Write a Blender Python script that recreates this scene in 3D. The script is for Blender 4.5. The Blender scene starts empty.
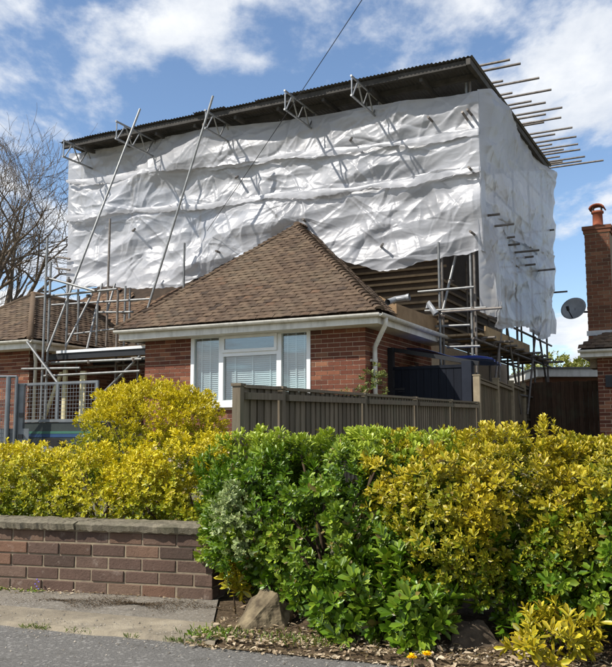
import bpy, bmesh, math, random
import numpy as np
from mathutils import Vector, Matrix
random.seed(7); rng = np.random.default_rng(11)
sc = bpy.context.scene; COL = sc.collection

# ------------------------------------------------------------------ camera
FPX, CX, CY, EYE = 850.0, 306.0, 333.5, 0.95
PITCH = math.atan((440 - CY) / FPX)
cd = bpy.data.cameras.new('camera'); cam = bpy.data.objects.new('camera', cd); COL.objects.link(cam)
cd.sensor_fit = 'HORIZONTAL'; cd.sensor_width = 36; cd.lens = 36 * FPX / 612
cd.clip_start = .05; cd.clip_end = 2000
cam.location = (0, 0, EYE); cam.rotation_euler = (math.pi / 2 + PITCH, 0, 0)
sc.camera = cam

# house frame: a = right along the house front, b = inward, origin = front right wall corner
YAW = math.atan(850 / 1650)
RX = Vector((math.cos(YAW), -math.sin(YAW), 0)); NX = Vector((math.sin(YAW), math.cos(YAW), 0)); HO = Vector((.95, 13.5, 0))
UP = Vector((0, 0, 1)); CAM = Vector((0, 0, EYE))
def H(a, b, z): return HO + RX * a + NX * b + UP * z
def ray(px, py):
    x, y = (px - CX) / FPX, (CY - py) / FPX; cp, sp = math.cos(PITCH), math.sin(PITCH)
    return Vector((x, cp - sp * y, sp + cp * y))
def HB(px, py, b):
    d = ray(px, py); t = (b - (CAM - HO).dot(NX)) / d.dot(NX); P = CAM + d * t
    return (P - HO).dot(RX), b, P.z
def HA(px, py, a):
    d = ray(px, py); t = (a - (CAM - HO).dot(RX)) / d.dot(RX); P = CAM + d * t
    return a, (P - HO).dot(NX), P.z
def HBW(px, py, b): return H(*HB(px, py, b))

# ------------------------------------------------------------------ sky, sun, exposure
travel = (NX * 1.0 + RX * .74 + UP * -1.28).normalized()
sunv = -travel
el = math.asin(sunv.z); az = math.atan2(sunv.x, sunv.y)
w = bpy.data.worlds.new('World'); sc.world = w; w.use_nodes = True
nt = w.node_tree; nt.nodes.clear()
def N_(t, loc=None, **k):
    n = nt.nodes.new(t)
    for a, v in k.items(): setattr(n, a, v)
    return n
L_ = lambda a, b: nt.links.new(a, b)
out = N_('ShaderNodeOutputWorld'); bg = N_('ShaderNodeBackground')
sky = N_('ShaderNodeTexSky', sky_type='NISHITA', sun_disc=False)
sky.sun_elevation = el; sky.sun_rotation = az; sky.air_density = 1.0; sky.dust_density = .35; sky.ozone_density = 3.0
tc = N_('ShaderNodeTexCoord')
sep = N_('ShaderNodeSeparateXYZ'); L_(tc.outputs['Generated'], sep.inputs[0])
def M_(op, a, b=None, clamp=False):
    n = N_('ShaderNodeMath', operation=op, use_clamp=clamp)
    for i, v in enumerate((a, b)):
        if v is None: continue
        if isinstance(v, (int, float)): n.inputs[i].default_value = v
        else: L_(v, n.inputs[i])
    return n.outputs[0]
zc = M_('ADD', M_('MAXIMUM', sep.outputs[2], 0.0), .12)
comb = N_('ShaderNodeCombineXYZ')
L_(M_('DIVIDE', sep.outputs[0], zc), comb.inputs[0]); L_(M_('DIVIDE', sep.outputs[1], zc), comb.inputs[1])
mp = N_('ShaderNodeMapping'); mp.inputs['Location'].default_value = (3.35, 1.9, 0); mp.inputs['Scale'].default_value = (1.0, .62, 1)
L_(comb.outputs[0], mp.inputs[0])
n1 = N_('ShaderNodeTexNoise'); n1.inputs['Scale'].default_value = 1.5; n1.inputs['Detail'].default_value = 10; n1.inputs['Roughness'].default_value = .58; n1.inputs['Distortion'].default_value = .1
L_(mp.outputs[0], n1.inputs['Vector'])
n2 = N_('ShaderNodeTexNoise'); n2.inputs['Scale'].default_value = 3.1; n2.inputs['Detail'].default_value = 6; n2.inputs['Roughness'].default_value = .6
L_(mp.outputs[0], n2.inputs['Vector'])
cr = N_('ShaderNodeValToRGB'); cr.color_ramp.elements[0].position = .455; cr.color_ramp.elements[1].position = .55
cr.color_ramp.interpolation = 'EASE'
L_(n1.outputs['Fac'], cr.inputs[0])
cov = M_('MULTIPLY', cr.outputs[0], M_('ADD', .62, M_('MULTIPLY', n2.outputs['Fac'], .62)), True)
cc = N_('ShaderNodeValToRGB'); cc.color_ramp.elements[0].position = .35; cc.color_ramp.elements[1].position = .68
cc.color_ramp.elements[0].color = (4.3, 4.6, 5.1, 1); cc.color_ramp.elements[1].color = (6.3, 6.4, 6.5, 1)
L_(n2.outputs['Fac'], cc.inputs[0])
mx = N_('ShaderNodeMix', data_type='RGBA')
L_(cov, mx.inputs['Factor']); L_(sky.outputs[0], mx.inputs['A']); L_(cc.outputs[0], mx.inputs['B'])
L_(mx.outputs['Result'], bg.inputs[0]); bg.inputs[1].default_value = .14; L_(bg.outputs[0], out.inputs[0])
sd = bpy.data.lights.new('sun', 'SUN'); so = bpy.data.objects.new('sun', sd); COL.objects.link(so)
sd.energy = 5.0; sd.angle = math.radians(.55); sd.color = (1, .945, .86)
so.rotation_euler = travel.to_track_quat('-Z', 'Y').to_euler(); so.location = sunv * 60
sc.render.engine = 'CYCLES'
vs = sc.view_settings; vs.view_transform = 'Standard'; vs.look = 'None'; vs.exposure = 0.30; vs.gamma = 1; vs.use_curve_mapping = False

# ------------------------------------------------------------------ materials
def hexc(h):
    h = h.lstrip('#'); v = [int(h[i:i + 2], 16) / 255 for i in (0, 2, 4)]
    return tuple(x / 12.92 if x <= .04045 else ((x + .055) / 1.055) ** 2.4 for x in v) + (1,)
class Mat:
    def __init__(s, name):
        s.m = bpy.data.materials.new(name); s.m.use_nodes = True; s.t = s.m.node_tree; s.t.nodes.clear()
        s.o = s.n('ShaderNodeOutputMaterial'); s.b = s.n('ShaderNodeBsdfPrincipled'); s.l(s.b.outputs[0], s.o.inputs[0])
        s.tc = s.n('ShaderNodeTexCoord'); s.geo = s.n('ShaderNodeNewGeometry')
        s.pos = s.geo.outputs['Position']
    def n(s, t, **k):
        x = s.t.nodes.new(t)
        for a, v in k.items(): setattr(x, a, v)
        return x
    def l(s, a, b): s.t.links.new(a, b)
    def noise(s, scale, detail=4, rough=.55, vec=None, dist=0, stretch=None):
        x = s.n('ShaderNodeTexNoise'); x.inputs['Scale'].default_value = scale; x.inputs['Detail'].default_value = detail
        x.inputs['Roughness'].default_value = rough; x.inputs['Distortion'].default_value = dist
        v = vec or s.pos
        if stretch:
            m = s.n('ShaderNodeMapping'); m.inputs['Scale'].default_value = stretch; s.l(v, m.inputs[0]); v = m.outputs[0]
        s.l(v, x.inputs['Vector']); return x.outputs['Fac']
    def ramp(s, fac, stops, interp='LINEAR'):
        r = s.n('ShaderNodeValToRGB'); e = r.color_ramp.elements; r.color_ramp.interpolation = interp
        while len(e) < len(stops): e.new(.5)
        for i, (p, c) in enumerate(stops):
            e[i].position = p; e[i].color = hexc(c) if isinstance(c, str) else ((c, c, c, 1) if not isinstance(c, tuple) else c)
        s.l(fac, r.inputs[0]); return r.outputs[0]
    def mix(s, f, a, b, mode='MIX'):
        x = s.n('ShaderNodeMix', data_type='RGBA', blend_type=mode)
        for k, v in (('Factor', f), ('A', a), ('B', b)):
            if isinstance(v, str): x.inputs[k].default_value = hexc(v)
            elif isinstance(v, (int, float)): x.inputs[k].default_value = v
            elif isinstance(v, tuple): x.inputs[k].default_value = v
            else: s.l(v, x.inputs[k])
        return x.outputs['Result']
    def math(s, op, a, b=0, clamp=False):
        x = s.n('ShaderNodeMath', operation=op, use_clamp=clamp)
        for i, v in enumerate((a, b)):
            if isinstance(v, (int, float)): x.inputs[i].default_value = v
            else: s.l(v, x.inputs[i])
        return x.outputs[0]
    def rnd(s):
        oi = s.n('ShaderNodeObjectInfo')
        return s.math('FRACT', s.math('ADD', oi.outputs['Random'], s.geo.outputs['Random Per Island']))
    def set(s, col=None, rough=.6, metal=0, spec=.5, bump=None, bstr=.3, bdist=.01):
        if col is not None:
            if isinstance(col, str): s.b.inputs['Base Color'].default_value = hexc(col)
            else: s.l(col, s.b.inputs['Base Color'])
        if isinstance(rough, (int, float)): s.b.inputs['Roughness'].default_value = rough
        else: s.l(rough, s.b.inputs['Roughness'])
        s.b.inputs['Metallic'].default_value = metal; s.b.inputs['Specular IOR Level'].default_value = spec
        if bump is not None:
            x = s.n('ShaderNodeBump'); x.inputs['Strength'].default_value = bstr; x.inputs['Distance'].default_value = bdist
            s.l(bump, x.inputs['Height']); s.l(x.outputs[0], s.b.inputs['Normal'])
        return s.m
MT = {}
def simple(name, c1, c2, scale=8, rough=.6, metal=0, spec=.4, bump=.2, bscale=60, stretch=None, rnd=0):
    m = Mat(name); c = m.ramp(m.noise(scale, 5, .6, stretch=stretch), [(.3, c1), (.7, c2)])
    if rnd:
        r = m.rnd(); c = m.mix(1.0, c, m.ramp(r, [(0, 1 - rnd), (1, 1.0 + rnd)]), 'MULTIPLY')
    MT[name] = m.set(c, rough, metal, spec, m.noise(bscale, 4, .6, stretch=stretch), bump, .004); return MT[name]
def brickmat(name, stops, dirt=.35, pale=None):
    m = Mat(name); r = m.rnd()
    c = m.ramp(r, stops)
    c = m.mix(m.math('MULTIPLY', m.noise(26, 6, .7), .6), c, m.mix(1.0, c, '#9a8a80', 'MULTIPLY'))
    c = m.mix(m.math('MULTIPLY', m.ramp(m.noise(3.5, 5, .65), [(.45, 0.0), (.75, 1.0)]), dirt), c, '#3a302b')
    if pale: c = m.mix(m.math('MULTIPLY', m.ramp(m.noise(9, 6, .7), [(.58, 0.0), (.72, 1.0)]), pale), c, '#b8aa9c')
    c = m.mix(m.math('MULTIPLY', m.ramp(m.noise(45, 7, .75), [(.56, 0.0), (.68, 1.0)]), .35), c, m.mix(1.0, c, '#5a5048', 'MULTIPLY'))
    MT[name] = m.set(c, .88, 0, .2, m.noise(70, 8, .75), .9, .008)
brickmat('brick_red', [(0, '#643e32'), (.25, '#80503e'), (.5, '#704436'), (.72, '#905e48'), (.88, '#9c6e54'), (1, '#523a33')], .3)
brickmat('brick_brown', [(0, '#69564c'), (.3, '#796558'), (.55, '#69554b'), (.75, '#7e6a5a'), (.9, '#846654'), (1, '#574a42')], .5, .35)
brickmat('brick_dull', [(0, '#5e4234'), (.4, '#7e543f'), (.7, '#6d4838'), (1, '#8d664e')], .35)
simple('mortar', '#b3a18c', '#cab8a2', 20, .95, 0, .1, .4, 80)
simple('mortar_grey', '#74685b', '#94866f', 20, .95, 0, .1, .4, 80)
def tilemat(name, stops):
    m = Mat(name); r = m.rnd(); c = m.ramp(r, stops)
    c = m.mix(m.math('MULTIPLY', m.noise(14, 6, .7), .8), c, m.mix(1.0, c, '#8f8880', 'MULTIPLY'))
    c = m.mix(m.math('MULTIPLY', m.ramp(m.noise(1.6, 5, .6), [(.48, 0.0), (.7, 1.0)]), .5), c, '#564a3f')
    c = m.mix(m.math('MULTIPLY', m.ramp(m.noise(22, 5, .7), [(.62, 0.0), (.72, 1.0)]), .45), c, '#8d8672')
    c = m.mix(m.math('MULTIPLY', m.ramp(m.noise(.9, 6, .7), [(.5, 0.0), (.68, 1.0)]), .25), c, '#80755f')
    MT[name] = m.set(c, .9, 0, .2, m.noise(70, 5, .7), .5, .005)
tilemat('tile', [(0, '#594a3e'), (.3, '#675647'), (.55, '#746251'), (.8, '#5f4f42'), (.93, '#493e36'), (1, '#785f4c')])
tilemat('tile_red', [(0, '#75604f'), (.4, '#836b57'), (.7, '#6f5747'), (1, '#5a4b40')])
simple('white_paint', '#c9c7c0', '#dcdad3', 5, .4, 0, .5, .1, 40)
m = Mat('white_paint'); c = m.ramp(m.noise(5, 5, .6), [(.3, '#c4c1b8'), (.7, '#d8d5cc')])
c = m.mix(m.math('MULTIPLY', m.ramp(m.noise(3.0, 7, .7, stretch=(3, 3, .5)), [(.48, 0.0), (.7, 1.0)]), .5), c, '#8f8a7a')
c = m.mix(m.math('MULTIPLY', m.ramp(m.noise(14, 6, .7), [(.6, 0.0), (.75, 1.0)]), .35), c, '#7f8068')
MT['white_paint'] = m.set(c, .5, 0, .4, m.noise(40), .1, .003)
simple('white_upvc', '#d3d5d4', '#dfe0df', 3, .3, 0, .5, .03, 30)
simple('galv', '#6d6e6e', '#8f908e', 9, .5, .55, .5, .15, 60, rnd=.18)
simple('galv_rusty', '#5c544c', '#7d7873', 12, .6, .4, .4, .3, 60, rnd=.2)
simple('coupler', '#4a4038', '#6e635a', 30, .6, .4, .4, .3, 80, rnd=.2)
simple('roof_metal', '#5b5a58', '#706e6b', 3, .62, .25, .3, .2, 40, rnd=.12)
simple('alloy', '#858686', '#a3a3a1', 9, .38, .8, .5, .1, 60)
simple('roof_timber', '#3f3d3a', '#575450', 6, .85, 0, .2, .4, 50, rnd=.2)
simple('dark_timber', '#2b241e', '#42372d', 6, .85, 0, .2, .4, 50, rnd=.2)
simple('membrane', '#4a4037', '#5e5246', 3, .8, 0, .2, .2, 20)
simple('batten', '#857560', '#a08e74', 8, .85, 0, .2, .3, 40, rnd=.25)
simple('scaf_board', '#8a7558', '#ab9472', 7, .85, 0, .2, .4, 40, rnd=.3)
simple('plank', '#7d664c', '#957c5e', 5, .8, 0, .2, .35, 40, rnd=.2)
simple('pale_timber', '#b6ab86', '#cfc7a4', 6, .8, 0, .2, .3, 40)
def fencemat(name, c1, c2, c3):
    m = Mat(name); g = m.noise(5, 6, .65, stretch=(9, 9, .6)); c = m.ramp(g, [(.25, c1), (.5, c2), (.75, c3)])
    r = m.rnd(); c = m.mix(1.0, c, m.ramp(r, [(0, .72), (1, 1.22)]), 'MULTIPLY')
    c = m.mix(m.math('MULTIPLY', m.ramp(m.noise(2.2, 5, .6), [(.5, 0.0), (.75, 1.0)]), .4), c, '#5d6350')
    MT[name] = m.set(c, .9, 0, .15, g, .5, .006)
fencemat('fence_wood', '#544c40', '#6a6052', '#7c7262')
fencemat('fence_wood_tan', '#574d40', '#6b6050', '#7c705e')
fencemat('gate_wood', '#3a2c24', '#4c3a2e', '#5b4739')
simple('fence_post', '#7f735f', '#988b74', 9, .9, 0, .15, .4, 60)
simple('gate_blue', '#12151d', '#191d26', 3, .75, 0, .15, .1, 40, stretch=(8, 8, .5))
simple('gate_post_blue', '#1e222b', '#282c36', 3, .75, 0, .15, .1, 40)
simple('black', '#15161a', '#1e1f23', 3, .5, 0, .4, .05, 40)
simple('grey_pipe', '#7a7d80', '#8e9194', 3, .4, 0, .5, .05, 40)
simple('pot', '#7a4330', '#8f543d', 9, .8, 0, .2, .3, 50)
simple('lead', '#9b9d9f', '#b5b6b6', 7, .6, .1, .4, .2, 40)
simple('dish', '#6e7174', '#85888b', 5, .55, .1, .4, .05, 40)
simple('cable', '#141414', '#1c1c1c', 3, .6)
simple('rock', '#443b30', '#85785f', 16, .95, 0, .15, 1.0, 45)
simple('rock_dark', '#3a332b', '#5a4f42', 16, .95, 0, .15, 1.0, 45)
simple('grit', '#6d675e', '#a8a093', 40, .95, 0, .1, .1, 60, rnd=.45)
simple('bark', '#564c42', '#7d7265', 12, .9, 0, .15, .6, 50)
simple('stem', '#3d3326', '#57493a', 12, .9, 0, .15, .5, 50)
simple('trailer_green', '#262c2b', '#333a38', 4, .5, .1, .4, .1, 40)
simple('stripe_blue', '#1c3658', '#234268', 4, .5); simple('stripe_green', '#2c5546', '#356352', 4, .5)
simple('steel_grey', '#666a6d', '#7b7f82', 5, .45, .5, .4, .1, 50)
simple('tyre', '#121212', '#1c1c1c', 9, .9)
simple('dandelion', '#f0c400', '#ffdc10', 60, .7); simple('purple_flower', '#5a4aa0', '#7868b8', 60, .7)
simple('blind', '#c4ccd0', '#ced5d8', 3, .5, 0, .4, .02, 30)
simple('room', '#6b6660', '#7a746c', 3, .9)
simple('plastic_edge', '#c8ccd0', '#d8dadd', 3, .4)
# coping stone
m = Mat('coping'); c = m.ramp(m.noise(11, 7, .7), [(.25, '#5c564a'), (.5, '#7a7363'), (.75, '#958c78')])
c = m.mix(m.math('MULTIPLY', m.ramp(m.noise(5, 6, .7), [(.5, 0.0), (.68, 1.0)]), .6), c, '#55543f')
MT['coping'] = m.set(c, .95, 0, .15, m.noise(60, 7, .75), .9, .012)
# asphalt
def asphalt(name, a, b, c_, stain):
    m = Mat(name); c = m.ramp(m.noise(95, 6, .85), [(.36, a), (.5, b), (.64, c_)])
    vo = m.n('ShaderNodeTexVoronoi'); vo.inputs['Scale'].default_value = 75; m.l(m.pos, vo.inputs['Vector'])
    c = m.mix(m.math('MULTIPLY', m.ramp(m.math('MULTIPLY', vo.outputs['Color'], 1.0), [(.72, 0.0), (.86, 1.0)]), .5), c, '#bcb8b0')
    c = m.mix(m.ramp(m.noise(1.1, 7, .65), [(.35, 0.0), (.7, .55)]), c, stain)
    c = m.mix(m.ramp(m.noise(4, 8, .75), [(.54, 0.0), (.72, .6)]), c, '#4b4740')
    MT[name] = m.set(c, .9, 0, .25, m.noise(85, 6, .8), 1.0, .012)
asphalt('asphalt', '#504f4d', '#726f6a', '#96928c', '#827f79'); asphalt('pavement', '#58534c', '#827b70', '#a8a092', '#9a9080')
m = Mat('concrete_edge'); c = m.ramp(m.noise(4, 7, .65), [(.3, '#7c7261'), (.5, '#988d79'), (.72, '#aba08b')])
c = m.mix(m.ramp(m.noise(2.4, 8, .75), [(.42, 0.0), (.62, .85)]), c, '#6f675a')
c = m.mix(m.ramp(m.noise(90, 4, .7), [(.55, 0.0), (.75, .5)]), c, '#6e665a')
MT['concrete_edge'] = m.set(c, .92, 0, .2, m.noise(110, 6, .7), .7, .008)
m = Mat('soil'); c = m.ramp(m.noise(24, 8, .7), [(.3, '#4a3e31'), (.5, '#6a5a47'), (.7, '#8d7b63')])
MT['soil'] = m.set(c, .97, 0, .1, m.noise(45, 8, .75), 1.0, .03)
m = Mat('ground'); c = m.ramp(m.noise(3, 8, .65), [(.3, '#57543f'), (.5, '#6a6650'), (.7, '#7d7663')])
MT['ground'] = m.set(c, .97, 0, .1, m.noise(30, 8, .75), .8, .02)
# sheeting: thin milky polythene, part diffuse, part translucent, a little see-through, glossy
m = Mat('sheeting'); m.t.nodes.remove(m.b)
df = m.n('ShaderNodeBsdfPrincipled'); tr = m.n('ShaderNodeBsdfTranslucent'); ms = m.n('ShaderNodeMixShader'); tpn = m.n('ShaderNodeBsdfTransparent'); ms2 = m.n('ShaderNodeMixShader')
c = m.ramp(m.noise(1.1, 5, .6), [(.3, '#adaeb2'), (.7, '#c6c7cb')])
c = m.mix(m.math('MULTIPLY', m.ramp(m.noise(2.3, 7, .7), [(.52, 0.0), (.75, 1.0)]), .35), c, '#8f8e8d')
m.l(c, df.inputs['Base Color']); df.inputs['Roughness'].default_value = .37; df.inputs['Specular IOR Level'].default_value = .8
tr.inputs[0].default_value = (.74, .745, .76, 1); ms.inputs[0].default_value = .36; tpn.inputs[0].default_value = (.9, .9, .9, 1); ms2.inputs[0].default_value = .06
wv = m.n('ShaderNodeMix', data_type='VECTOR'); wn = m.n('ShaderNodeTexNoise'); wn.inputs['Scale'].default_value = 2.2; wn.inputs['Detail'].default_value = 3; m.l(m.pos, wn.inputs['Vector'])
wv.inputs['Factor'].default_value = .22; m.l(m.pos, wv.inputs[4]); m.l(wn.outputs['Color'], wv.inputs[5])
hs = None
for sc_, rot, amp_ in ((3.2, .6, 1.0), (7.5, -.7, .40)):
    mpn = m.n('ShaderNodeMapping'); mpn.inputs['Rotation'].default_value = (rot, rot * .6, 0); mpn.inputs['Scale'].default_value = (.7, .7, 2.4); m.l(wv.outputs[1], mpn.inputs[0])
    vo = m.n('ShaderNodeTexVoronoi'); vo.inputs['Scale'].default_value = sc_; m.l(mpn.outputs[0], vo.inputs['Vector'])
    q = m.math('MULTIPLY', vo.outputs['Distance'], amp_); hs = q if hs is None else m.math('ADD', hs, q)
bp = m.n('ShaderNodeBump'); bp.inputs['Strength'].default_value = .17; bp.inputs['Distance'].default_value = .05
m.l(hs, bp.inputs['Height']); m.l(bp.outputs[0], df.inputs['Normal'])
m.l(df.outputs[0], ms.inputs[1]); m.l(tr.outputs[0], ms.inputs[2]); m.l(ms.outputs[0], ms2.inputs[1]); m.l(tpn.outputs[0], ms2.inputs[2]); m.l(ms2.outputs[0], m.o.inputs[0]); MT['sheeting'] = m.m
# blue translucent corrugated plastic
m = Mat('blue_plastic'); MT['blue_plastic'] = m.set(m.ramp(m.noise(4), [(.3, '#3c4f88'), (.7, '#5468a4')]), .25, 0, .6)
# glass
m = Mat('glass'); m.t.nodes.remove(m.b)
gl = m.n('ShaderNodeBsdfGlossy'); gl.inputs['Roughness'].default_value = .02; tp = m.n('ShaderNodeBsdfTransparent'); tp.inputs[0].default_value = (.86, .9, .9, 1)
lw_ = m.n('ShaderNodeLayerWeight'); lw_.inputs[0].default_value = .5; ms = m.n('ShaderNodeMixShader')
m.l(m.math('ADD', m.math('MULTIPLY', m.math('POWER', lw_.outputs['Facing'], 4), .8), .13), ms.inputs[0]); m.l(tp.outputs[0], ms.inputs[1]); m.l(gl.outputs[0], ms.inputs[2]); m.l(ms.outputs[0], m.o.inputs[0]); MT['glass'] = m.m
# leaves: attribute leaf = (edge 0..1, random, tone)
def leafmat(name, green, greenl, edge, edge2, varieg=True, rough=.38):
    m = Mat(name); m.t.nodes.remove(m.b)
    at = m.n('ShaderNodeAttribute'); at.attribute_name = 'leaf'
    sp = m.n('ShaderNodeSeparateColor'); m.l(at.outputs['Color'], sp.inputs[0])
    e, r, tn = sp.outputs[0], sp.outputs[1], sp.outputs[2]
    g = m.mix(r, green, greenl); y = m.mix(r, edge, edge2)
    if varieg: f = m.math('MULTIPLY', m.math('ADD', m.math('MULTIPLY', e, .75), .25), tn, True)
    else: f = tn
    c = m.mix(f, g, y)
    c = m.mix(m.ramp(r, [(.972, 0.0), (.98, .8)]), c, '#7a5f36')
    pb = m.n('ShaderNodeBsdfPrincipled'); m.l(c, pb.inputs['Base Color']); pb.inputs['Roughness'].default_value = rough; pb.inputs['Specular IOR Level'].default_value = .5
    tr = m.n('ShaderNodeBsdfTranslucent'); m.l(m.mix(1.0, c, (1.3, 1.35, .7, 1), 'MULTIPLY'), tr.inputs[0])
    ms = m.n('ShaderNodeMixShader'); ms.inputs[0].default_value = .15
    m.l(pb.outputs[0], ms.inputs[1]); m.l(tr.outputs[0], ms.inputs[2]); m.l(ms.outputs[0], m.o.inputs[0]); MT[name] = m.m
leafmat('leaf_green', '#3e5c0e', '#608218', '#a8b636', '#ccd454', True, .40)
leafmat('leaf_gold', '#40580f', '#627a18', '#bba01c', '#e0c838', True, .42)
leafmat('leaf_lemon', '#586c10', '#7c8e18', '#dec412', '#f8de22', True, .5)
leafmat('leaf_silver', '#4c662c', '#647e3c', '#b4bb84', '#cacf98')
leafmat('leaf_rose', '#4f6030', '#6b7a3c', '#8a7a40', '#a08a50')
leafmat('leaf_dead', '#7a644a', '#968062', '#b8a486', '#cfc0a6', False, .8)
leafmat('leaf_tree', '#5a662a', '#727c34', '#a09a44', '#b0a850')
leafmat('grass', '#4c6420', '#6b8030', '#8a9640', '#a0a050', False, .6)

# ------------------------------------------------------------------ helpers
class MB:
    def __init__(s): s.v = []; s.f = []
    def add(s, vs, fs):
        o = len(s.v); s.v += [tuple(v) for v in vs]; s.f += [tuple(i + o for i in f) for f in fs]; return s
    def box(s, c, ex, ey, ez):      # centre and three half-extent vectors
        c, ex, ey, ez = map(Vector, (c, ex, ey, ez))
        vs = [c + ex * i + ey * j + ez * k for i in (-1, 1) for j in (-1, 1) for k in (-1, 1)]
        return s.add(vs, [(0, 1, 3, 2), (4, 6, 7, 5), (0, 4, 5, 1), (2, 3, 7, 6), (0, 2, 6, 4), (1, 5, 7, 3)])
    def hbox(s, a0, a1, b0, b1, z0, z1):
        return s.box(H((a0 + a1) / 2, (b0 + b1) / 2, (z0 + z1) / 2), RX * (a1 - a0) / 2, NX * (b1 - b0) / 2, UP * (z1 - z0) / 2)
    def bar(s, p, q, wd, ht, side=None):
        p, q = Vector(p), Vector(q); d = (q - p); 
        sd = side or d.cross(UP)
        if sd.length < 1e-5: sd = Vector((1, 0, 0))
        sd = Vector(sd).normalized(); u = sd.cross(d).normalized()
        return s.box((p + q) / 2, d / 2, sd * wd / 2, u * ht / 2)
    def tube(s, pts, rad, n=8, cap=True):
        pts = [Vector(p) for p in pts]
        if not isinstance(rad, (list, tuple)): rad = [rad] * len(pts)
        o = len(s.v); ref = None
        for i, p in enumerate(pts):
            d = (pts[min(i + 1, len(pts) - 1)] - pts[max(i - 1, 0)]).normalized()
            if ref is None: ref = d.orthogonal().normalized()
            x = (ref - d * ref.dot(d)).normalized(); y = d.cross(x); ref = x
            for k in range(n):
                t = 2 * math.pi * k / n; s.v.append(tuple(p + (x * math.cos(t) + y * math.sin(t)) * rad[i]))
        for i in range(len(pts) - 1):
            for k in range(n):
                a = o + i * n + k; b = o + i * n + (k + 1) % n; s.f.append((a, b, b + n, a + n))
        if cap:
            s.f.append(tuple(o + k for k in reversed(range(n)))); s.f.append(tuple(o + (len(pts) - 1) * n + k for k in range(n)))
        return s
    def lathe(s, c, prof, n=20):
        o = len(s.v); c = Vector(c)
        for r, z in prof:
            for k in range(n):
                t = 2 * math.pi * k / n; s.v.append((c.x + r * math.cos(t), c.y + r * math.sin(t), c.z + z))
        for i in range(len(prof) - 1):
            for k in range(n):
                a = o + i * n + k; b = o + i * n + (k + 1) % n; s.f.append((a, b, b + n, a + n))
        return s
    def quad(s, *vs): return s.add(vs, [tuple(range(len(vs)))])
    def mesh(s, name, mat=None, smooth=False):
        me = bpy.data.meshes.new(name); me.from_pydata(s.v, [], s.f); me.update()
        if mat: me.materials.append(MT[mat])
        if smooth: me.polygons.foreach_set('use_smooth', [True] * len(me.polygons))
        return me
    def build(s, name, mat, parent=None, smooth=False, **tg):
        return put(name, s.mesh(name, mat, smooth), parent, **tg)
def put(name, me, parent=None, mw=None, **tg):
    o = bpy.data.objects.new(name, me); COL.objects.link(o)
    if parent is not None: adopt(o, parent)
    if mw is not None: o.matrix_basis = mw
    for k, v in tg.items(): o[k] = v
    return o
def adopt(o, parent):
    o.parent = parent
    if parent.type == 'EMPTY': o.matrix_parent_inverse = Matrix.Translation(-parent.location)
def thing(name, label, cat, loc=(0, 0, 0), group=None):
    o = bpy.data.objects.new(name, None); COL.objects.link(o); o.location = loc; o.empty_display_size = .2
    o['label'] = label; o['category'] = cat
    if group: o['group'] = group
    return o
def basis(x, y, z, p): return Matrix(((x[0], y[0], z[0], p[0]), (x[1], y[1], z[1], p[1]), (x[2], y[2], z[2], p[2]), (0, 0, 0, 1)))
# unit tube shared by every scaffold tube: radius 1, length 1 along z
ut = {}
def unit_tube(mat):
    if mat not in ut:
        mb = MB().tube([(0, 0, 0), (0, 0, 1)], 1.0, 10); me = mb.mesh('tube', mat)
        for p in me.polygons: p.use_smooth = len(p.vertices) == 4
        ut[mat] = me
    return ut[mat]
def tube(name, p, q, parent, mat='galv', r=.0242):
    p, q = Vector(p), Vector(q); d = q - p; z = d.normalized(); x = z.orthogonal().normalized(); y = z.cross(x)
    return put(name, unit_tube(mat), parent, basis(x * r, y * r, d, p))
def fast_mesh(name, v, f3, mat, attr=None):
    me = bpy.data.meshes.new(name); n = len(v); k = f3.shape[1]
    me.vertices.add(n); me.vertices.foreach_set('co', np.ascontiguousarray(v, np.float32).ravel())
    me.loops.add(f3.size); me.loops.foreach_set('vertex_index', f3.astype(np.int32).ravel())
    me.polygons.add(len(f3)); me.polygons.foreach_set('loop_start', np.arange(0, f3.size, k, dtype=np.int32))
    try: me.polygons.foreach_set('loop_total', np.full(len(f3), k, np.int32))
    except Exception: pass
    if attr is not None:
        at = me.attributes.new('leaf', 'FLOAT_COLOR', 'POINT'); at.data.foreach_set('color', np.ascontiguousarray(attr, np.float32).ravel())
    me.materials.append(MT[mat]); me.update(calc_edges=True); me.validate(); return me
def nrmz(a): return a / np.maximum(np.linalg.norm(a, axis=-1, keepdims=True), 1e-9)
LT = np.array([[0, 0, 0], [.34, -.36, .05], [.34, .36, .05], [.74, -.47, .06], [.74, .47, .06], [1, 0, -.03], [.5, 0, -.05]])
LF = np.array([[0, 2, 6], [2, 4, 6], [4, 5, 6], [5, 3, 6], [3, 1, 6], [1, 0, 6]])
LE = np.array([.35, 1, 1, 1, 1, .8, 0])
def leaves(name, P, D, Nn, ln, wd, tone, mat, parent, **tg):
    n = len(P); D = nrmz(D); S = nrmz(np.cross(D, Nn)); U = np.cross(S, D)
    v = (P[:, None] + D[:, None] * (LT[None, :, 0:1] * ln[:, None, None]) + S[:, None] * (LT[None, :, 1:2] * wd[:, None, None]) + U[:, None] * (LT[None, :, 2:3] * ln[:, None, None]))
    f = (LF[None] + np.arange(n)[:, None, None] * 7).reshape(-1, 3)
    at = np.ones((n, 7, 4)); at[:, :, 0] = LE; at[:, :, 1] = rng.random(n)[:, None]; at[:, :, 2] = tone[:, None]
    return put(name, fast_mesh(name, v.reshape(-1, 3), f, mat, at.reshape(-1, 4)), parent, **tg)
def vnoise(P, seed, freq):       # cheap smooth noise from sines
    r = np.random.default_rng(seed); o = np.zeros(len(P))
    for i in range(5):
        k = r.normal(size=3); k /= np.linalg.norm(k); o += np.sin(P @ k * freq * (1 + .35 * i) + r.random() * 6.28) / (1 + .3 * i)
    return o / 3
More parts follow.
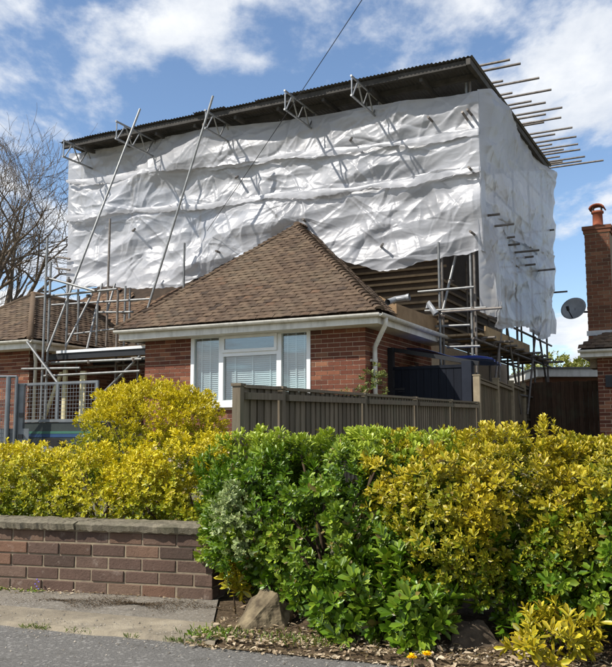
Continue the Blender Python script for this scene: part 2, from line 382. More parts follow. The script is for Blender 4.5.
def shell(n, c, rad, ax, pw, seed, depth, lump=.1, lf=6., cr=.13):
    """points and normals near the surface of a lumpy superellipsoid; ax = 2x3 horizontal axes"""
    d = nrmz(rng.normal(size=(n, 3)))
    k = 1 / (np.abs(d) ** pw).sum(1) ** (1 / pw); q = d * k[:, None]
    nr = nrmz(np.sign(q) * np.abs(q) ** (pw - 1) / rad)
    q = q * rad; m = 1 + lump * vnoise(q, seed, lf) + lump * .6 * vnoise(q, seed + 1, lf * 2.6)
    q = q * m[:, None]
    area = 4 * math.pi * (float(np.prod(rad)) ** (2 / 3)); nc = max(4, min(n // 3, int(area / (cr * cr * 1.9)))); cen = q[rng.integers(0, n, nc)]; cs = rng.uniform(.7, 1.35, nc) * cr
    t = np.full(n, 9.0)
    for cc_, r_ in zip(cen, cs): np.minimum(t, np.linalg.norm(q - cc_, axis=1) / r_, out=t)
    t = np.clip(t, 0, 1.3); q = q + nr * (cr * (.55 - .95 * t * t))[:, None] - nr * (rng.random(n) ** 1.6 * depth)[:, None]
    A = np.array([ax[0], ax[1], (0, 0, 1)])
    return q @ A + np.array(c), nr @ A, t
def shrub_leaves(name, parent, blobs, mat, per=8, ln=.05, wd=.42, tone=None, upness=.5, zmin=.02, gap=None, spread=(.45, 1.35), cr=.13, drop=.75):
    PS, DS, NS, LN, TN = [], [], [], [], []
    for bi, (c, rad, ax, pw, n, depth, lump) in enumerate(blobs):
        P, Nn, tt = shell(n, c, np.array(rad), ax, pw, 31 * bi + len(name) + int(abs(c[0]) * 50), depth, lump, cr=cr)
        ok = (P[:, 2] > zmin) & ~((tt > .8) & (rng.random(n) < drop))
        for bj, (c2, rad2, ax2, pw2, *_r) in enumerate(blobs):
            if bj == bi: continue
            A = np.array([ax2[0], ax2[1], (0, 0, 1)]); q = (P - np.array(c2)) @ A.T / np.array(rad2)
            ok &= (np.abs(q) ** pw2).sum(1) > .55
        if gap is not None: ok &= vnoise(P, 77 + bi, gap[0]) + .5 * vnoise(P, 78, gap[0] * 2.3) > gap[1]
        P, Nn, tt = P[ok], Nn[ok], tt[ok]; n = len(P)
        ax_ = nrmz(Nn * 1.0 + np.array([0, 0, 1.0]) * upness + rng.normal(size=(n, 3)) * .38)
        e1 = nrmz(np.cross(ax_, rng.normal(size=(n, 3)))); e2 = np.cross(ax_, e1)
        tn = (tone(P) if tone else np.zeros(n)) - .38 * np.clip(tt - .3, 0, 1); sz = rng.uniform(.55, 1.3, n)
        for k in range(per):
            ph = k * 2.4 + rng.normal(size=n) * .25; fr = (k + .6) / per; th = spread[0] + (spread[1] - spread[0]) * fr + rng.normal(size=n) * .15
            pe = e1 * np.cos(ph)[:, None] + e2 * np.sin(ph)[:, None]
            D = ax_ * np.cos(th)[:, None] + pe * np.sin(th)[:, None]; No = ax_ * np.sin(th)[:, None] - pe * np.cos(th)[:, None]
            PS.append(P + ax_ * (.035 * (1 - fr) * ln / .05)); DS.append(D); NS.append(No); LN.append(ln * sz * (.6 + .5 * math.sin(2.2 * fr + .5)) * rng.uniform(.8, 1.15, n))
            TN.append(np.clip(tn + rng.normal(size=n) * .16 + (.1 - .2 * fr), 0, 1))
    P, D, Nn, LNa, T = (np.concatenate(x) for x in (PS, DS, NS, LN, TN))
    return leaves(name, P, D, Nn, LNa, LNa * wd, T, mat, parent, kind='stuff')
def stems(parent, base, tips, r=.012, mat='stem', name='stem'):
    for t in tips:
        b = Vector(base) + Vector((random.uniform(-.08, .08), random.uniform(-.05, .05), 0)); t = Vector(t)
        m1 = b.lerp(t, .45) + Vector((random.uniform(-.06, .06), random.uniform(-.06, .06), .05))
        MB().tube([b, m1, t], [r, r * .8, r * .35], 6).build(name, mat, parent, True)

# ------------------------------------------------------------------ ground, road, pavement
WD = Vector((-.9596, .2813, 0)); WN = Vector((.2813, .9596, 0)); W0 = Vector((-.545, 5.079, 0))     # garden wall: right end, direction left, inward
ED = Vector((-.935, .354, 0)); EN = Vector((.354, .935, 0)); E0 = Vector((-.50, 4.12, 0))           # road edge
def sstep(t): t = max(0., min(1., t)); return t * t * (3 - 2 * t)
def gz(x, y):
    d = (Vector((x, y, 0)) - W0).dot(WN); return .48 * sstep((d - .2) / 7.5)
def build_ground():
    xs = [-400, -150, -60] + list(np.arange(-26, 26.1, .65)) + [60, 150, 400]
    ys = [-40, -15] + list(np.arange(-6, 34.1, .5)) + [60, 120, 300, 600]
    mb = MB(); nx = len(xs)
    for y in ys:
        for x in xs: mb.v.append((x, y, gz(x, y) - .012))
    for j in range(len(ys) - 1):
        for i in range(nx - 1): a = j * nx + i; mb.f.append((a, a + 1, a + nx + 1, a + nx))
    mb.build('ground', 'ground', None, True, kind='structure')
    # road
    mb = MB(); pts = []
    for t in np.linspace(-30, 30, 61): pts.append(E0 + ED * t + EN * (.03 * math.sin(t * 1.7) - .004 * max(0, -t) ** 1.4))
    for p in pts: mb.v += [(p.x, p.y, 0), (p.x - EN.x * 7, p.y - EN.y * 7, 0)]
    for i in range(60): mb.f.append((2 * i, 2 * i + 2, 2 * i + 3, 2 * i + 1))
    mb.build('road', 'asphalt', None, kind='structure')
    # pavement strip in front of the garden wall and its concrete edging
    mb = MB(); n = 60
    for i in range(n + 1):
        t = -.02 + 8 * i / n; wpt = W0 + WD * t; q = E0 + ED * (t + .1) + EN * (.30 + .02 * math.sin(9 * t))
        mb.v += [(wpt.x + WN.x * .05, wpt.y + WN.y * .05, .03), (q.x, q.y, .026)]
    for i in range(n): mb.f.append((2 * i, 2 * i + 2, 2 * i + 3, 2 * i + 1))
    mb.build('pavement', 'pavement', None, kind='structure')
    mb = MB()
    for i in range(n + 1):
        t = -.08 + 8 * i / n; e = .012 * math.sin(17 * t) + .01 * math.sin(41 * t)
        q0 = E0 + ED * t + EN * (.32); q1 = E0 + ED * t + EN * (.02 + e)
        mb.v += [(q0.x, q0.y, .032), (q1.x, q1.y, .022), (q1.x - EN.x * .02, q1.y - EN.y * .02, -.01)]
    for i in range(n):
        for k in (0, 1): a = 3 * i + k; mb.f.append((a, a + 3, a + 4, a + 1))
    mb.build('pavement_edging', 'concrete_edge', None, kind='structure')
    # soil bed under the hedge, uneven
    mb = MB(); nu, nv = 90, 26
    for i in range(nu + 1):
        t = .45 - 6.9 * i / nu
        for j in range(nv + 1):
            s = -.03 + 1.7 * j / nv; s = max(s, .12 + .001 * j) if t > .05 else s; p = E0 + ED * t + EN * (s - .004 * max(0, -t) ** 1.4)
            h = .018 + .055 * sstep(s / .5) + .016 * math.sin(p.x * 13 + 3 * math.sin(p.y * 9)) * math.sin(p.y * 17) + random.uniform(-.006, .006)
            if j == 0: h = .004
            if t > 0: h = min(h, .018)
            mb.v.append((p.x, p.y, max(.003, h)))
    for i in range(nu):
        for j in range(nv): a = i * (nv + 1) + j; mb.f.append((a, a + 1, a + nv + 2, a + nv + 1))
    mb.build('soil_bed', 'soil', None, True, kind='structure')
build_ground()

# ------------------------------------------------------------------ bricks
def beveled_brick(name, mat, lx, ly, lz, bev):
    bm = bmesh.new(); bmesh.ops.create_cube(bm, size=1)
    for v in bm.verts: v.co = Vector((v.co.x * lx, v.co.y * ly, v.co.z * lz))
    if bev: bmesh.ops.bevel(bm, geom=list(bm.edges), offset=bev, segments=1, affect='EDGES')
    me = bpy.data.meshes.new(name); bm.to_mesh(me); bm.free(); me.materials.append(MT[mat]); return me
def brick_face(wall, p0, u, n, width, z0, z1, mat, openings=(), depth=.05, proud=.006, bev=0, phase=0, single=True, jit=.002, limit=300):
    """courses of bricks on a wall face: p0 left end on the mortar plane, u along, n outward"""
    me = beveled_brick('brick', mat, 1, 1, 1, 0) if not bev else beveled_brick('brick', mat, .215, depth, .065, bev)
    sx = (lambda l: l / .215) if bev else (lambda l: l)
    cnt = 0; rest = MB(); k = 0; z = z0
    while z + .06 < z1:
        off = (phase + (k % 2)) % 2 * .1125; x = -off
        while x < width:
            x0, x1 = max(0, x), min(width, x + .215); segs = [(x0, x1)]
            for (ox0, ox1, oz0, oz1) in openings:
                if z + .065 > oz0 and z < oz1:
                    ns = []
                    for s0, s1 in segs:
                        if s1 <= ox0 or s0 >= ox1: ns.append((s0, s1))
                        else:
                            if s0 < ox0: ns.append((s0, ox0))
                            if s1 > ox1: ns.append((ox1, s1))
                    segs = ns
            for s0, s1 in segs:
                if s1 - s0 < .03: continue
                c = Vector(p0) + u * ((s0 + s1) / 2) + n * (proud - depth / 2 + random.uniform(-jit, jit)) + UP * (z + .0325)
                if single and cnt < limit:
                    if bev: mw = basis(u * sx(s1 - s0), n, UP, c)
                    else: mw = basis(u * (s1 - s0), n * depth, UP * .065, c)
                    put('brick', me, wall, mw); cnt += 1
                else: rest.box(c, u * (s1 - s0) / 2, n * depth / 2, UP * .0325)
            x += .225
        z += .075; k += 1
    if rest.v: rest.build('brickwork', mat, wall, kind='stuff')

# ------------------------------------------------------------------ garden wall
def build_garden_wall():
    g = thing('garden_wall', 'low brown brick garden wall with a rough stone coping beside the pavement', 'wall', W0)
    core = MB(); Lw = 3.6
    core.box(W0 + WD * (Lw / 2) + WN * .105 + UP * .2125, WD * (Lw / 2 - .006), WN * .099, UP * .1925)
    wl = core.build('wall_core', 'mortar_grey', g)
    brick_face(wl, W0 + WD * Lw, -WD, -WN, Lw, .028, .028 + .376, 'brick_brown', depth=.09, proud=.0, bev=.0035, jit=.005)
    brick_face(wl, W0, WN, -WD, .21, .028, .028 + .376, 'brick_brown', depth=.05, proud=.0, bev=.006, jit=.002, phase=1)
    c = W0 + WD * 1.53 - WN * .0055; mk = MB(); n_ = 14
    for k in range(n_): t = 2 * math.pi * k / n_; rr = .017 + .003 * math.sin(3 * t); q = c + WD * math.cos(t) * rr; mk.v.append((q.x, q.y, .232 + math.sin(t) * rr))
    mk.f.append(tuple(range(n_))); mk.build('lichen_mark', 'lead', wl)
    x = -.03; i = 0
    for ln in (.92, .64, .88, .75, .8):
        nu, nv = 40, 8; mb = MB(); x1 = min(x + ln, Lw)
        th = .047; n0 = W0 - WN * .045
        for lay in (0, 1):
            for a in range(nu + 1):
                for b in range(nv + 1):
                    t = x + .006 + (x1 - x - .012) * a / nu; s = .30 * b / nv
                    e = (.006 * math.sin(t * 17 + i) + .004 * math.sin(t * 47) + random.uniform(-.0035, .0035)) if b == 0 else 0
                    p = n0 + WD * t + WN * (s + e + (.012 if lay == 0 and b == 0 else 0))
                    zz = .404 + (th if lay else 0) + (random.uniform(-.003, .003)) + (-.012 if lay and b == 0 else 0) + (.002 * i if lay else 0)
                    if lay == 0: zz += random.uniform(-.004, .004) * (b == 0) 
                    mb.v.append((p.x, p.y, zz))
        q = (nu + 1) * (nv + 1)
        for a in range(nu):
            for b in range(nv):
                k = a * (nv + 1) + b; mb.f.append((q + k, q + k + 1, q + k + nv + 2, q + k + nv + 1)); mb.f.append((k, k + nv + 1, k + nv + 2, k + 1))
            k = a * (nv + 1); mb.f.append((k, q + k, q + k + nv + 1, k + nv + 1)); k += nv; mb.f.append((k, k + nv + 1, q + k + nv + 1, q + k))
        for a in (0, nu):
            for b in range(nv):
                k = a * (nv + 1) + b; mb.f.append((k, k + 1, q + k + 1, q + k) if a == 0 else (k, q + k, q + k + 1, k + 1))
        mb.build('coping_stone', 'coping', g); x = x1; i += 1
        if x >= Lw: break
build_garden_wall()

# ------------------------------------------------------------------ roof tiles
tile_me = {}
def get_tile(mat):
    if mat not in tile_me:
        mb = MB(); w_, l_, t_ = .160, .16, .013
        vs = []
        for z in (0, 1):
            for (x, y) in ((-w_ / 2, 0), (0, 0), (w_ / 2, 0), (-w_ / 2, l_), (0, l_), (w_ / 2, l_)):
                cam_ = .006 if x == 0 else 0
                vs.append((x, y, (t_ if z else 0) + cam_ + (.014 if y == 0 else 0)))
        fs = [(6, 7, 10, 9), (7, 8, 11, 10), (1, 0, 3, 4), (2, 1, 4, 5), (0, 1, 7, 6), (1, 2, 8, 7), (0, 6, 9, 3), (2, 5, 11, 8)]
        mb.add(vs, fs); tile_me[mat] = (mb.mesh('tile', mat), vs, fs)
    return tile_me[mat]
def tile_slope(slope, e0, u, upv, width, inside, mat, gauge=.1, single=0, name='tile'):
    """rows of plain tiles from the eave up: e0 left end of eave, u along, upv up the slope; inside(x, y) tells whether a tile belongs"""
    me, tv, tf = get_tile(mat); nrm = u.cross(upv).normalized(); rest = MB(); cnt = 0; row = 0; y = 0
    T = []
    while y < 6:
        any_ = False; x = -(row % 2) * .0825 - .165
        while x < width + .2:
            if inside(x + .0825, y + .05):
                any_ = True
                T.append((x + .0825 + random.uniform(-.003, .003), y + random.uniform(-.006, .006), random.uniform(-.025, .025), random.uniform(0, .008)))
            x += .165
        if not any_ and row > 3: break
        y += gauge; row += 1
    for i, (x, y, rz, dz) in enumerate(T):
        uu = u * math.cos(rz) + upv * math.sin(rz); vv = upv * math.cos(rz) - u * math.sin(rz)
        p = e0 + u * x + upv * y + nrm * (.004 + dz)
        if random.random() < .035: p -= upv * random.uniform(.015, .05)
        mw = basis(uu, vv, nrm, p)
        if i < single: put(name, me, slope, mw)
        else: rest.add([mw @ Vector(v) for v in tv], tf)
    if rest.v: rest.build('tile_courses', mat, slope, kind='stuff')

# ------------------------------------------------------------------ the bungalow
ZE = 2.94            # eave height
house = thing('bungalow', 'red brick bungalow with hipped tiled roof and white window behind the scaffold sheeting', 'house', H(0, 0, gz(*H(0, 0, 0)[:2])))
def gutter_run(parent, p, q, name='gutter', r=.055):
    p, q = Vector(p), Vector(q); d = (q - p).normalized(); s = d.cross(UP).normalized(); mb = MB(); n = 8; o = 0
    for P in (p, q):
        for rr in (r, r - .006):
            for k in range(n + 1):
                t = math.pi * k / n; mb.v.append(tuple(P + s * math.cos(t) * rr - UP * math.sin(t) * rr))
    m_ = n + 1
    for k in range(n):
        mb.f.append((k, k + 1, 2 * m_ + k + 1, 2 * m_ + k)); mb.f.append((m_ + k, 3 * m_ + k, 3 * m_ + k + 1, m_ + k + 1))
        for b in (0, 2 * m_): mb.f.append((b + k, b + m_ + k, b + m_ + k + 1, b + k + 1))
    for b in (0, n): mb.f.append((b, 2 * m_ + b, 3 * m_ + b, m_ + b))
    return mb.build(name, 'white_paint', parent)
WA0, WA1 = -4.38, 0.0            # right wing walls
WIN = (-3.36, -.98, 1.56, 2.80)
def build_walls():
    mb = MB(); zb = .2
    # front wall of the wing with its window opening: mortar core pieces
    a0, a1, z0, z1 = WIN
    for A0, A1, Z0, Z1 in ((WA0 + .004, a0, zb, ZE - .09), (a1, WA1 - .004, zb, ZE - .09), (a0, a1, zb, z0 - .06), (a0, a1, z1, ZE - .09)):
        mb.hbox(A0, A1, .0, .25, Z0, Z1)
    fw = mb.build('front_wall', 'mortar', house)
    z_start = .95 + (.075 * 3) - .3
    brick_face(fw, H(WA0, 0, 0), RX, -NX, WA1 - WA0, z_start, ZE - .095, 'brick_red', [(a0 - WA0, a1 - WA0, z0 - .06, z1)], proud=.007, jit=.0015)
    mb = MB(); mb.hbox(-.25, -.001, .251, 9.2, zb, ZE - .09); sw = mb.build('side_wall', 'mortar', house)
    brick_face(sw, H(0, 0, 0), NX, RX, 3.2, z_start, ZE - .095, 'brick_red', proud=.007, jit=.0015, phase=1)
    mb = MB(); mb.hbox(WA0, WA0 + .25, .251, 2.95, zb, ZE - .09); mb.build('return_wall', 'brick_dull', house)
    # recessed wall between the wings, left wing
    mb = MB(); mb.hbox(-7.45, WA0 - .002, 2.96, 3.2, zb, ZE - .1); rw = mb.build('recessed_wall', 'mortar', house)
    brick_face(rw, H(-7.45, 2.96, 0), RX, -NX, 7.45 + WA0, 1.1, ZE - .1, 'brick_dull', proud=.007, single=False)
    mb = MB(); mb.hbox(-10.05, -7.454, .2, .45, zb, ZE - .09); lw = mb.build('left_wing_wall', 'mortar', house)
    brick_face(lw, H(-10.05, .2, 0), RX, -NX, 2.6, .95, ZE - .095, 'brick_red', proud=.007, limit=260)
    mb = MB(); mb.hbox(-7.7, -7.452, .451, 2.95, zb, ZE - .09); lr = mb.build('left_wing_side_wall', 'mortar', house)
    brick_face(lr, H(-7.45, .2, 0), NX, RX, 2.7, .95, ZE - .095, 'brick_dull', proud=.007, single=False)
    # back and end walls close the house; added unseen loft sheet blocks light
    mb = MB(); mb.hbox(-10.05, -.26, 8.95, 9.2, zb, ZE - .1); mb.build('back_wall', 'brick_dull', house)
    mb = MB(); mb.hbox(-10.05, -9.8, .451, 8.94, zb, ZE - .1); mb.build('left_end_wall', 'brick_dull', house)
    mb = MB(); mb.hbox(WA0 + .26, -.26, .26, 8.9, ZE - .12, ZE - .06); mb.hbox(-9.79, WA0 - .01, 3.21, 8.9, ZE - .12, ZE - .06); mb.build('loft_light_block', 'batten', house)
build_walls()
def build_window():
    a0, a1, z0, z1 = WIN; w = put('window', None, house); w.empty_display_size = .2; w.matrix_parent_inverse = Matrix.Translation(-house.location)
    def W(mb, name, mat, **k): return mb.build(name, mat, None, **k)
    F = .07; yo, yi = -.02, .06
    fr = MB()
    fr.hbox(a0, a0 + F, yo, yi, z0, z1); fr.hbox(a1 - F, a1, yo, yi, z0, z1); fr.hbox(a0 + F, a1 - F, yo, yi, z1 - F, z1); fr.hbox(a0 + F, a1 - F, yo, yi, z0, z0 + F)
    m1, m2 = -2.72, -1.57
    for mm in (m1, m2): fr.hbox(mm - .045, mm + .045, yo - .004, yi - .004, z0 + F, z1 - F)
    zt = 2.42
    fr.hbox(m1 + .045, m2 - .045, yo - .002, yi - .002, zt - .035, zt + .035)
    parts = [W(fr, 'frame', 'white_upvc')]
    # casement of the fanlight, slightly open
    cz0, cz1, ca0, ca1 = zt + .03, z1 - F + .012, m1 + .03, m2 - .03; c = MB(); cb = -.05
    c.hbox(ca0, ca0 + .05, cb, cb + .028, cz0, cz1); c.hbox(ca1 - .05, ca1, cb, cb + .028, cz0, cz1); c.hbox(ca0 + .05, ca1 - .05, cb, cb + .028, cz1 - .05, cz1); c.hbox(ca0 + .05, ca1 - .05, cb, cb + .028, cz0, cz0 + .05)
    parts.append(W(c, 'casement', 'white_upvc'))
    s = MB(); s.hbox(a0 - .03, a1 + .03, -.09, .0, z0 - .055, z0 - .004); parts.append(W(s, 'sill', 'white_upvc'))
    for A0, A1, Z0, Z1, bb in ((a0 + F, m1 - .045, z0 + F, z1 - F, .02), (m2 + .045, a1 - F, z0 + F, z1 - F, .02), (m1 + .045, m2 - .045, z0 + F, zt - .035, .02), (ca0 + .05, ca1 - .05, cz0 + .05, cz1 - .05, -.036)):
        g = MB(); g.hbox(A0, A1, bb, bb + .006, Z0, Z1); parts.append(W(g, 'pane', 'glass'))
    # venetian blinds: slats joined (about 2 px each), cords
    for A0, A1, zt_ in ((a0 + F, m1 - .02, z1 - F), (m1 + .03, m2 - .03, zt - .03), (m2 + .02, a1 - F, z1 - F)):
        b = MB(); z = z0 + .02; k = 0
        while z < zt_:
            c0 = H((A0 + A1) / 2, .115, z); b.box(c0, RX * (A1 - A0) / 2, (NX * .012 + UP * .0168), (UP * .0012)); z += .036; k += 1
        for q in (.18, .5, .82): b.hbox(A0 + (A1 - A0) * q - .012, A0 + (A1 - A0) * q + .012, .088, .089, z0, zt_)
        parts.append(W(b, 'blind', 'blind', kind='stuff'))
    r = MB(); r.hbox(a0 - .3, a1 + .3, 1.6, 1.65, .6, ZE - .13); r.hbox(a0 - .3, a1 + .3, .26, 1.59, .6, .65); parts.append(W(r, 'room_wall', 'room'))
    for p in parts: p.parent = w
build_window()

def build_right_wing_roof():
    aL, aR, bF = WA0 - .36, .42, -.42
    apex = H(-2.42, 2.25, 5.2); eL, eR = H(aL, bF, ZE), H(aR, bF, ZE); 
    # hip front face
    rf = MB(); back = H(-2.42, 3.0, 5.2)
    inset = -UP * .03
    rf.quad(eL + inset, eR + inset, apex + inset)
    cutR = H(aR, .28, ZE); rb = H(-2.42, 2.75, 5.2)
    rf.quad(eR + inset, cutR + inset, rb + inset, apex + inset)
    lb = H(aL, 3.0, ZE); rf.quad(apex + inset, back + inset, lb + inset, eL + inset)
    roof = rf.build('roof', 'dark_timber', house)
    # front hip
    u = RX; w_ = aR - aL; ap = apex - eL; ax_ = ap.dot(u); upv = (ap - u * ax_); hgt = upv.length; upv = upv / hgt
    def ins(x, y): return y < hgt - .03 and ax_ * y / hgt + .02 < x < w_ - (w_ - ax_) * y / hgt - .02
    tile_slope(roof, eL - upv * .04, u, upv, w_, ins, 'tile', single=300)
    # right slope, a band kept along the hip
    u2 = NX; d = apex - eR; y2 = d - u2 * d.dot(u2); h2 = y2.length; v2 = y2 / h2; x_ap = d.dot(u2); x_cut0 = (cutR - eR).dot(u2); x_cut1 = (rb - eR).dot(u2)
    def ins2(x, y): return y < h2 - .03 and x_ap * y / h2 + .03 < x < x_cut0 + (x_cut1 - x_cut0) * y / h2
    tile_slope(roof, eR - v2 * .03, u2, v2, 3.2, ins2, 'tile')
    # left slope
    u3 = -NX; e3 = lb; d3 = apex - e3; y3 = d3 - u3 * d3.dot(u3); h3 = y3.length; v3 = y3 / h3; xl = d3.dot(u3)
    L3 = (eL - lb).length
    def ins3(x, y): return y < h3 - .03 and .0 < x < L3 + (xl - L3) * y / h3 - .02
    tile_slope(roof, e3 - v3 * .03, u3, v3, L3, ins3, 'tile')
    # bonnet hip tiles
    bon = MB(); n = 8
    for y_ in (0, .16):
        rr = .085 if y_ == 0 else .065
        for k in range(n + 1):
            t = math.pi * (k / n); bon.v.append((math.cos(t) * rr, y_, math.sin(t) * rr * .62 + (.022 if y_ == 0 else 0)))
    for k in range(n): bon.f.append((k, k + 1, n + 2 + k, n + 1 + k))
    bon.f.append(tuple(range(n, -1, -1)))
    bme = bon.mesh('hip_tile', 'tile')
    for e, nn in ((eL, 36), (eR, 36)):
        dv = (apex - e); L_ = dv.length; yv = dv / L_; xv = yv.cross(UP).normalized(); zv = xv.cross(yv)
        for i in range(nn):
            p = e + yv * (L_ * i / nn) + zv * (-.01 + random.uniform(-.006, .006))
            a_ = random.uniform(-.06, .06); put('hip_tile', bme, roof, basis(xv * math.cos(a_) + yv * math.sin(a_), yv * math.cos(a_) - xv * math.sin(a_), zv, p))
    yv = NX; 
    for i in range(5): put('ridge_tile', bme, roof, basis(RX, NX, UP, apex + NX * (i * .1 - .03) + UP * .01))
    # fascia, soffit, gutters
    f = MB(); f.hbox(aL + .05, aR - .05, bF + .04, bF + .062, ZE - .2, ZE - .025); f.hbox(aR - .072, aR - .05, bF + .063, 3.1, ZE - .2, ZE - .025); f.hbox(aL + .05, aL + .072, bF + .063, 2.9, ZE - .2, ZE - .025); fa = f.build('fascia', 'white_paint', house)
    s = MB(); s.hbox(aL + .08, aR - .08, bF + .064, -.012, ZE - .196, ZE - .18); s.hbox(.013, aR - .08, -.01, 3.1, ZE - .196, ZE - .18); s.build('soffit', 'white_paint', house)
    gutter_run(house, H(aL - .0, bF - .02, ZE - .03), H(aR + .02, bF - .02, ZE - .05))
    gutter_run(house, H(aR + .012, bF - .04, ZE - .05), H(aR + .012, 3.1, ZE - .06))
    # downpipe on the side wall with swan neck
    zb = .9
    MB().tube([H(aR + .01, -.2, ZE - .1), H(aR + .01, -.2, ZE - .2), H(.07, .22, ZE - .5), H(.07, .22, ZE - .62), H(.07, .22, zb)], .038, 12).build('downpipe', 'white_paint', house, True)
    for z in (2.2, 1.5): 
        c = MB(); c.tube([H(.07, .22, z), H(.07, .22, z + .05)], .046, 12); c.hbox(.0, .03, .17, .27, z + .005, z + .045); c.build('pipe_clip', 'white_paint', house)
    # bare eave boards behind the cut roof edge, wall plate board standing on the eave
    p = MB(); p.bar(H(aR - .06, .42, ZE + .10), H(aR - .10, 2.6, ZE + .13), .03, .24, RX); p.build('eave_board', 'plank', house)
    for i, b in enumerate(np.arange(.55, 3.0, .42)):
        r_ = MB(); r_.bar(H(.28, b, ZE + .02), H(-1.2, b + .02, ZE + .75 + .2 * (i > 1)), .045, .1, NX); r_.build('rafter', 'plank', house)
build_right_wing_roof()
def build_left_roofs():
    aR, bF = -7.05, -.2; zr = 4.16; hw = 1.62; apex = H(aR - hw, 1.45, zr); eR = H(aR, bF, ZE); eL = H(aR - 2 * hw, bF, ZE)
    rb = H(aR - hw, 3.6, zr); eb = H(aR, 3.4, ZE); elb = H(aR - 2 * hw, 3.6, ZE); ins_ = -UP * .03
    rf = MB(); rf.quad(eL + ins_, eR + ins_, apex + ins_); rf.quad(eR + ins_, eb + ins_, rb + ins_, apex + ins_); rf.quad(eL + ins_, apex + ins_, rb + ins_, elb + ins_)
    roof = rf.build('left_wing_roof', 'dark_timber', house)
    u = RX; w_ = 2 * hw; ap = apex - eL; ax_ = ap.dot(u); v = ap - u * ax_; h = v.length; v /= h
    tile_slope(roof, eL - v * .04, u, v, w_, lambda x, y: y < h - .02 and ax_ * y / h < x < w_ - (w_ - ax_) * y / h, 'tile')
    u2 = NX; d = apex - eR; xa = d.dot(u2); v2 = d - u2 * xa; h2 = v2.length; v2 /= h2
    tile_slope(roof, eR - v2 * .04, u2, v2, 3.7, lambda x, y: y < h2 - .02 and xa * y / h2 < x < 3.6, 'tile')
    rid = MB(); rid.tube([apex - NX * .05, rb], .085, 10); rid.tube([eR, apex], .07, 8); rid.tube([eL, apex], .07, 8); rid.build('ridge', 'tile', roof, True)
    f = MB(); f.hbox(-10.3, aR - .04, bF + .03, bF + .052, ZE - .2, ZE - .025); f.hbox(aR - .062, aR - .04, bF + .053, 3.0, ZE - .2, ZE - .025); f.build('fascia', 'white_paint', house)
    s = MB(); s.hbox(-10.3, aR - .07, bF + .054, .188, ZE - .196, ZE - .18); s.hbox(-7.44, aR - .07, .19, 3.0, ZE - .196, ZE - .18); s.build('soffit', 'white_paint', house)
    gutter_run(house, H(-10.3, bF - .03, ZE - .03), H(aR + .03, bF - .03, ZE - .04)); gutter_run(house, H(aR + .02, bF - .03, ZE - .04), H(aR + .02, 3.0, ZE - .05))
    MB().tube([H(aR - .03, bF + .15, ZE - .1), H(aR - .03, bF + .15, ZE - .18), H(-7.38, .3, ZE - .4), H(-7.38, .3, .8)], .036, 10).build('downpipe', 'white_paint', house, True)
    # main slope between the wings, partly stripped at the top
    e0 = H(-10.2, 2.75, ZE); up = (NX * 1.0 + UP * .86).normalized(); rf = MB()
    p3 = e0 + up * 4.2; q0 = H(-3.9, 2.75, ZE); q3 = q0 + up * 4.2
    rf.quad(e0 + ins_, q0 + ins_, q3 + ins_, p3 + ins_); mr = rf.build('main_roof', 'dark_timber', house)
    tile_slope(mr, e0 - up * .03, RX, up, 6.3, lambda x, y: 0 < x < 6.25 and y < 2.6 + .35 * math.sin(x * 2.1) + .12 * math.sin(x * 9) and not (.1 < y < .5 + .1 * math.sin(x * 7) and 2.9 < x < 4.6), 'tile_red')
    f = MB(); f.hbox(-7.04, WA0 - .4, 2.72, 2.742, ZE - .22, ZE - .03); f.build('fascia', 'white_paint', house)
    # new upper storey under the sheeting: membrane wall with horizontal battens
    mb = MB(); mb.hbox(-3.85, -.0505, 3.7, 3.75, ZE - .04, 6.3); mb.hbox(-.05, 0, 3.7, 8.6, ZE - .04, 6.3); us = mb.build('upper_wall', 'membrane', house)
    for i in range(12):
        z = ZE + .05 + i * .14 + random.uniform(-.01, .01); b = MB(); b.hbox(-3.4, .02 + random.uniform(0, .2), 3.655, 3.698, z, z + .045); b.build('batten', 'batten', us)
    for i in range(7):
        z = ZE + .1 + i * .185; b = MB(); b.hbox(.002, .04, 3.8, 8.4, z, z + .05); b.build('batten', 'batten', us)
build_left_roofs()

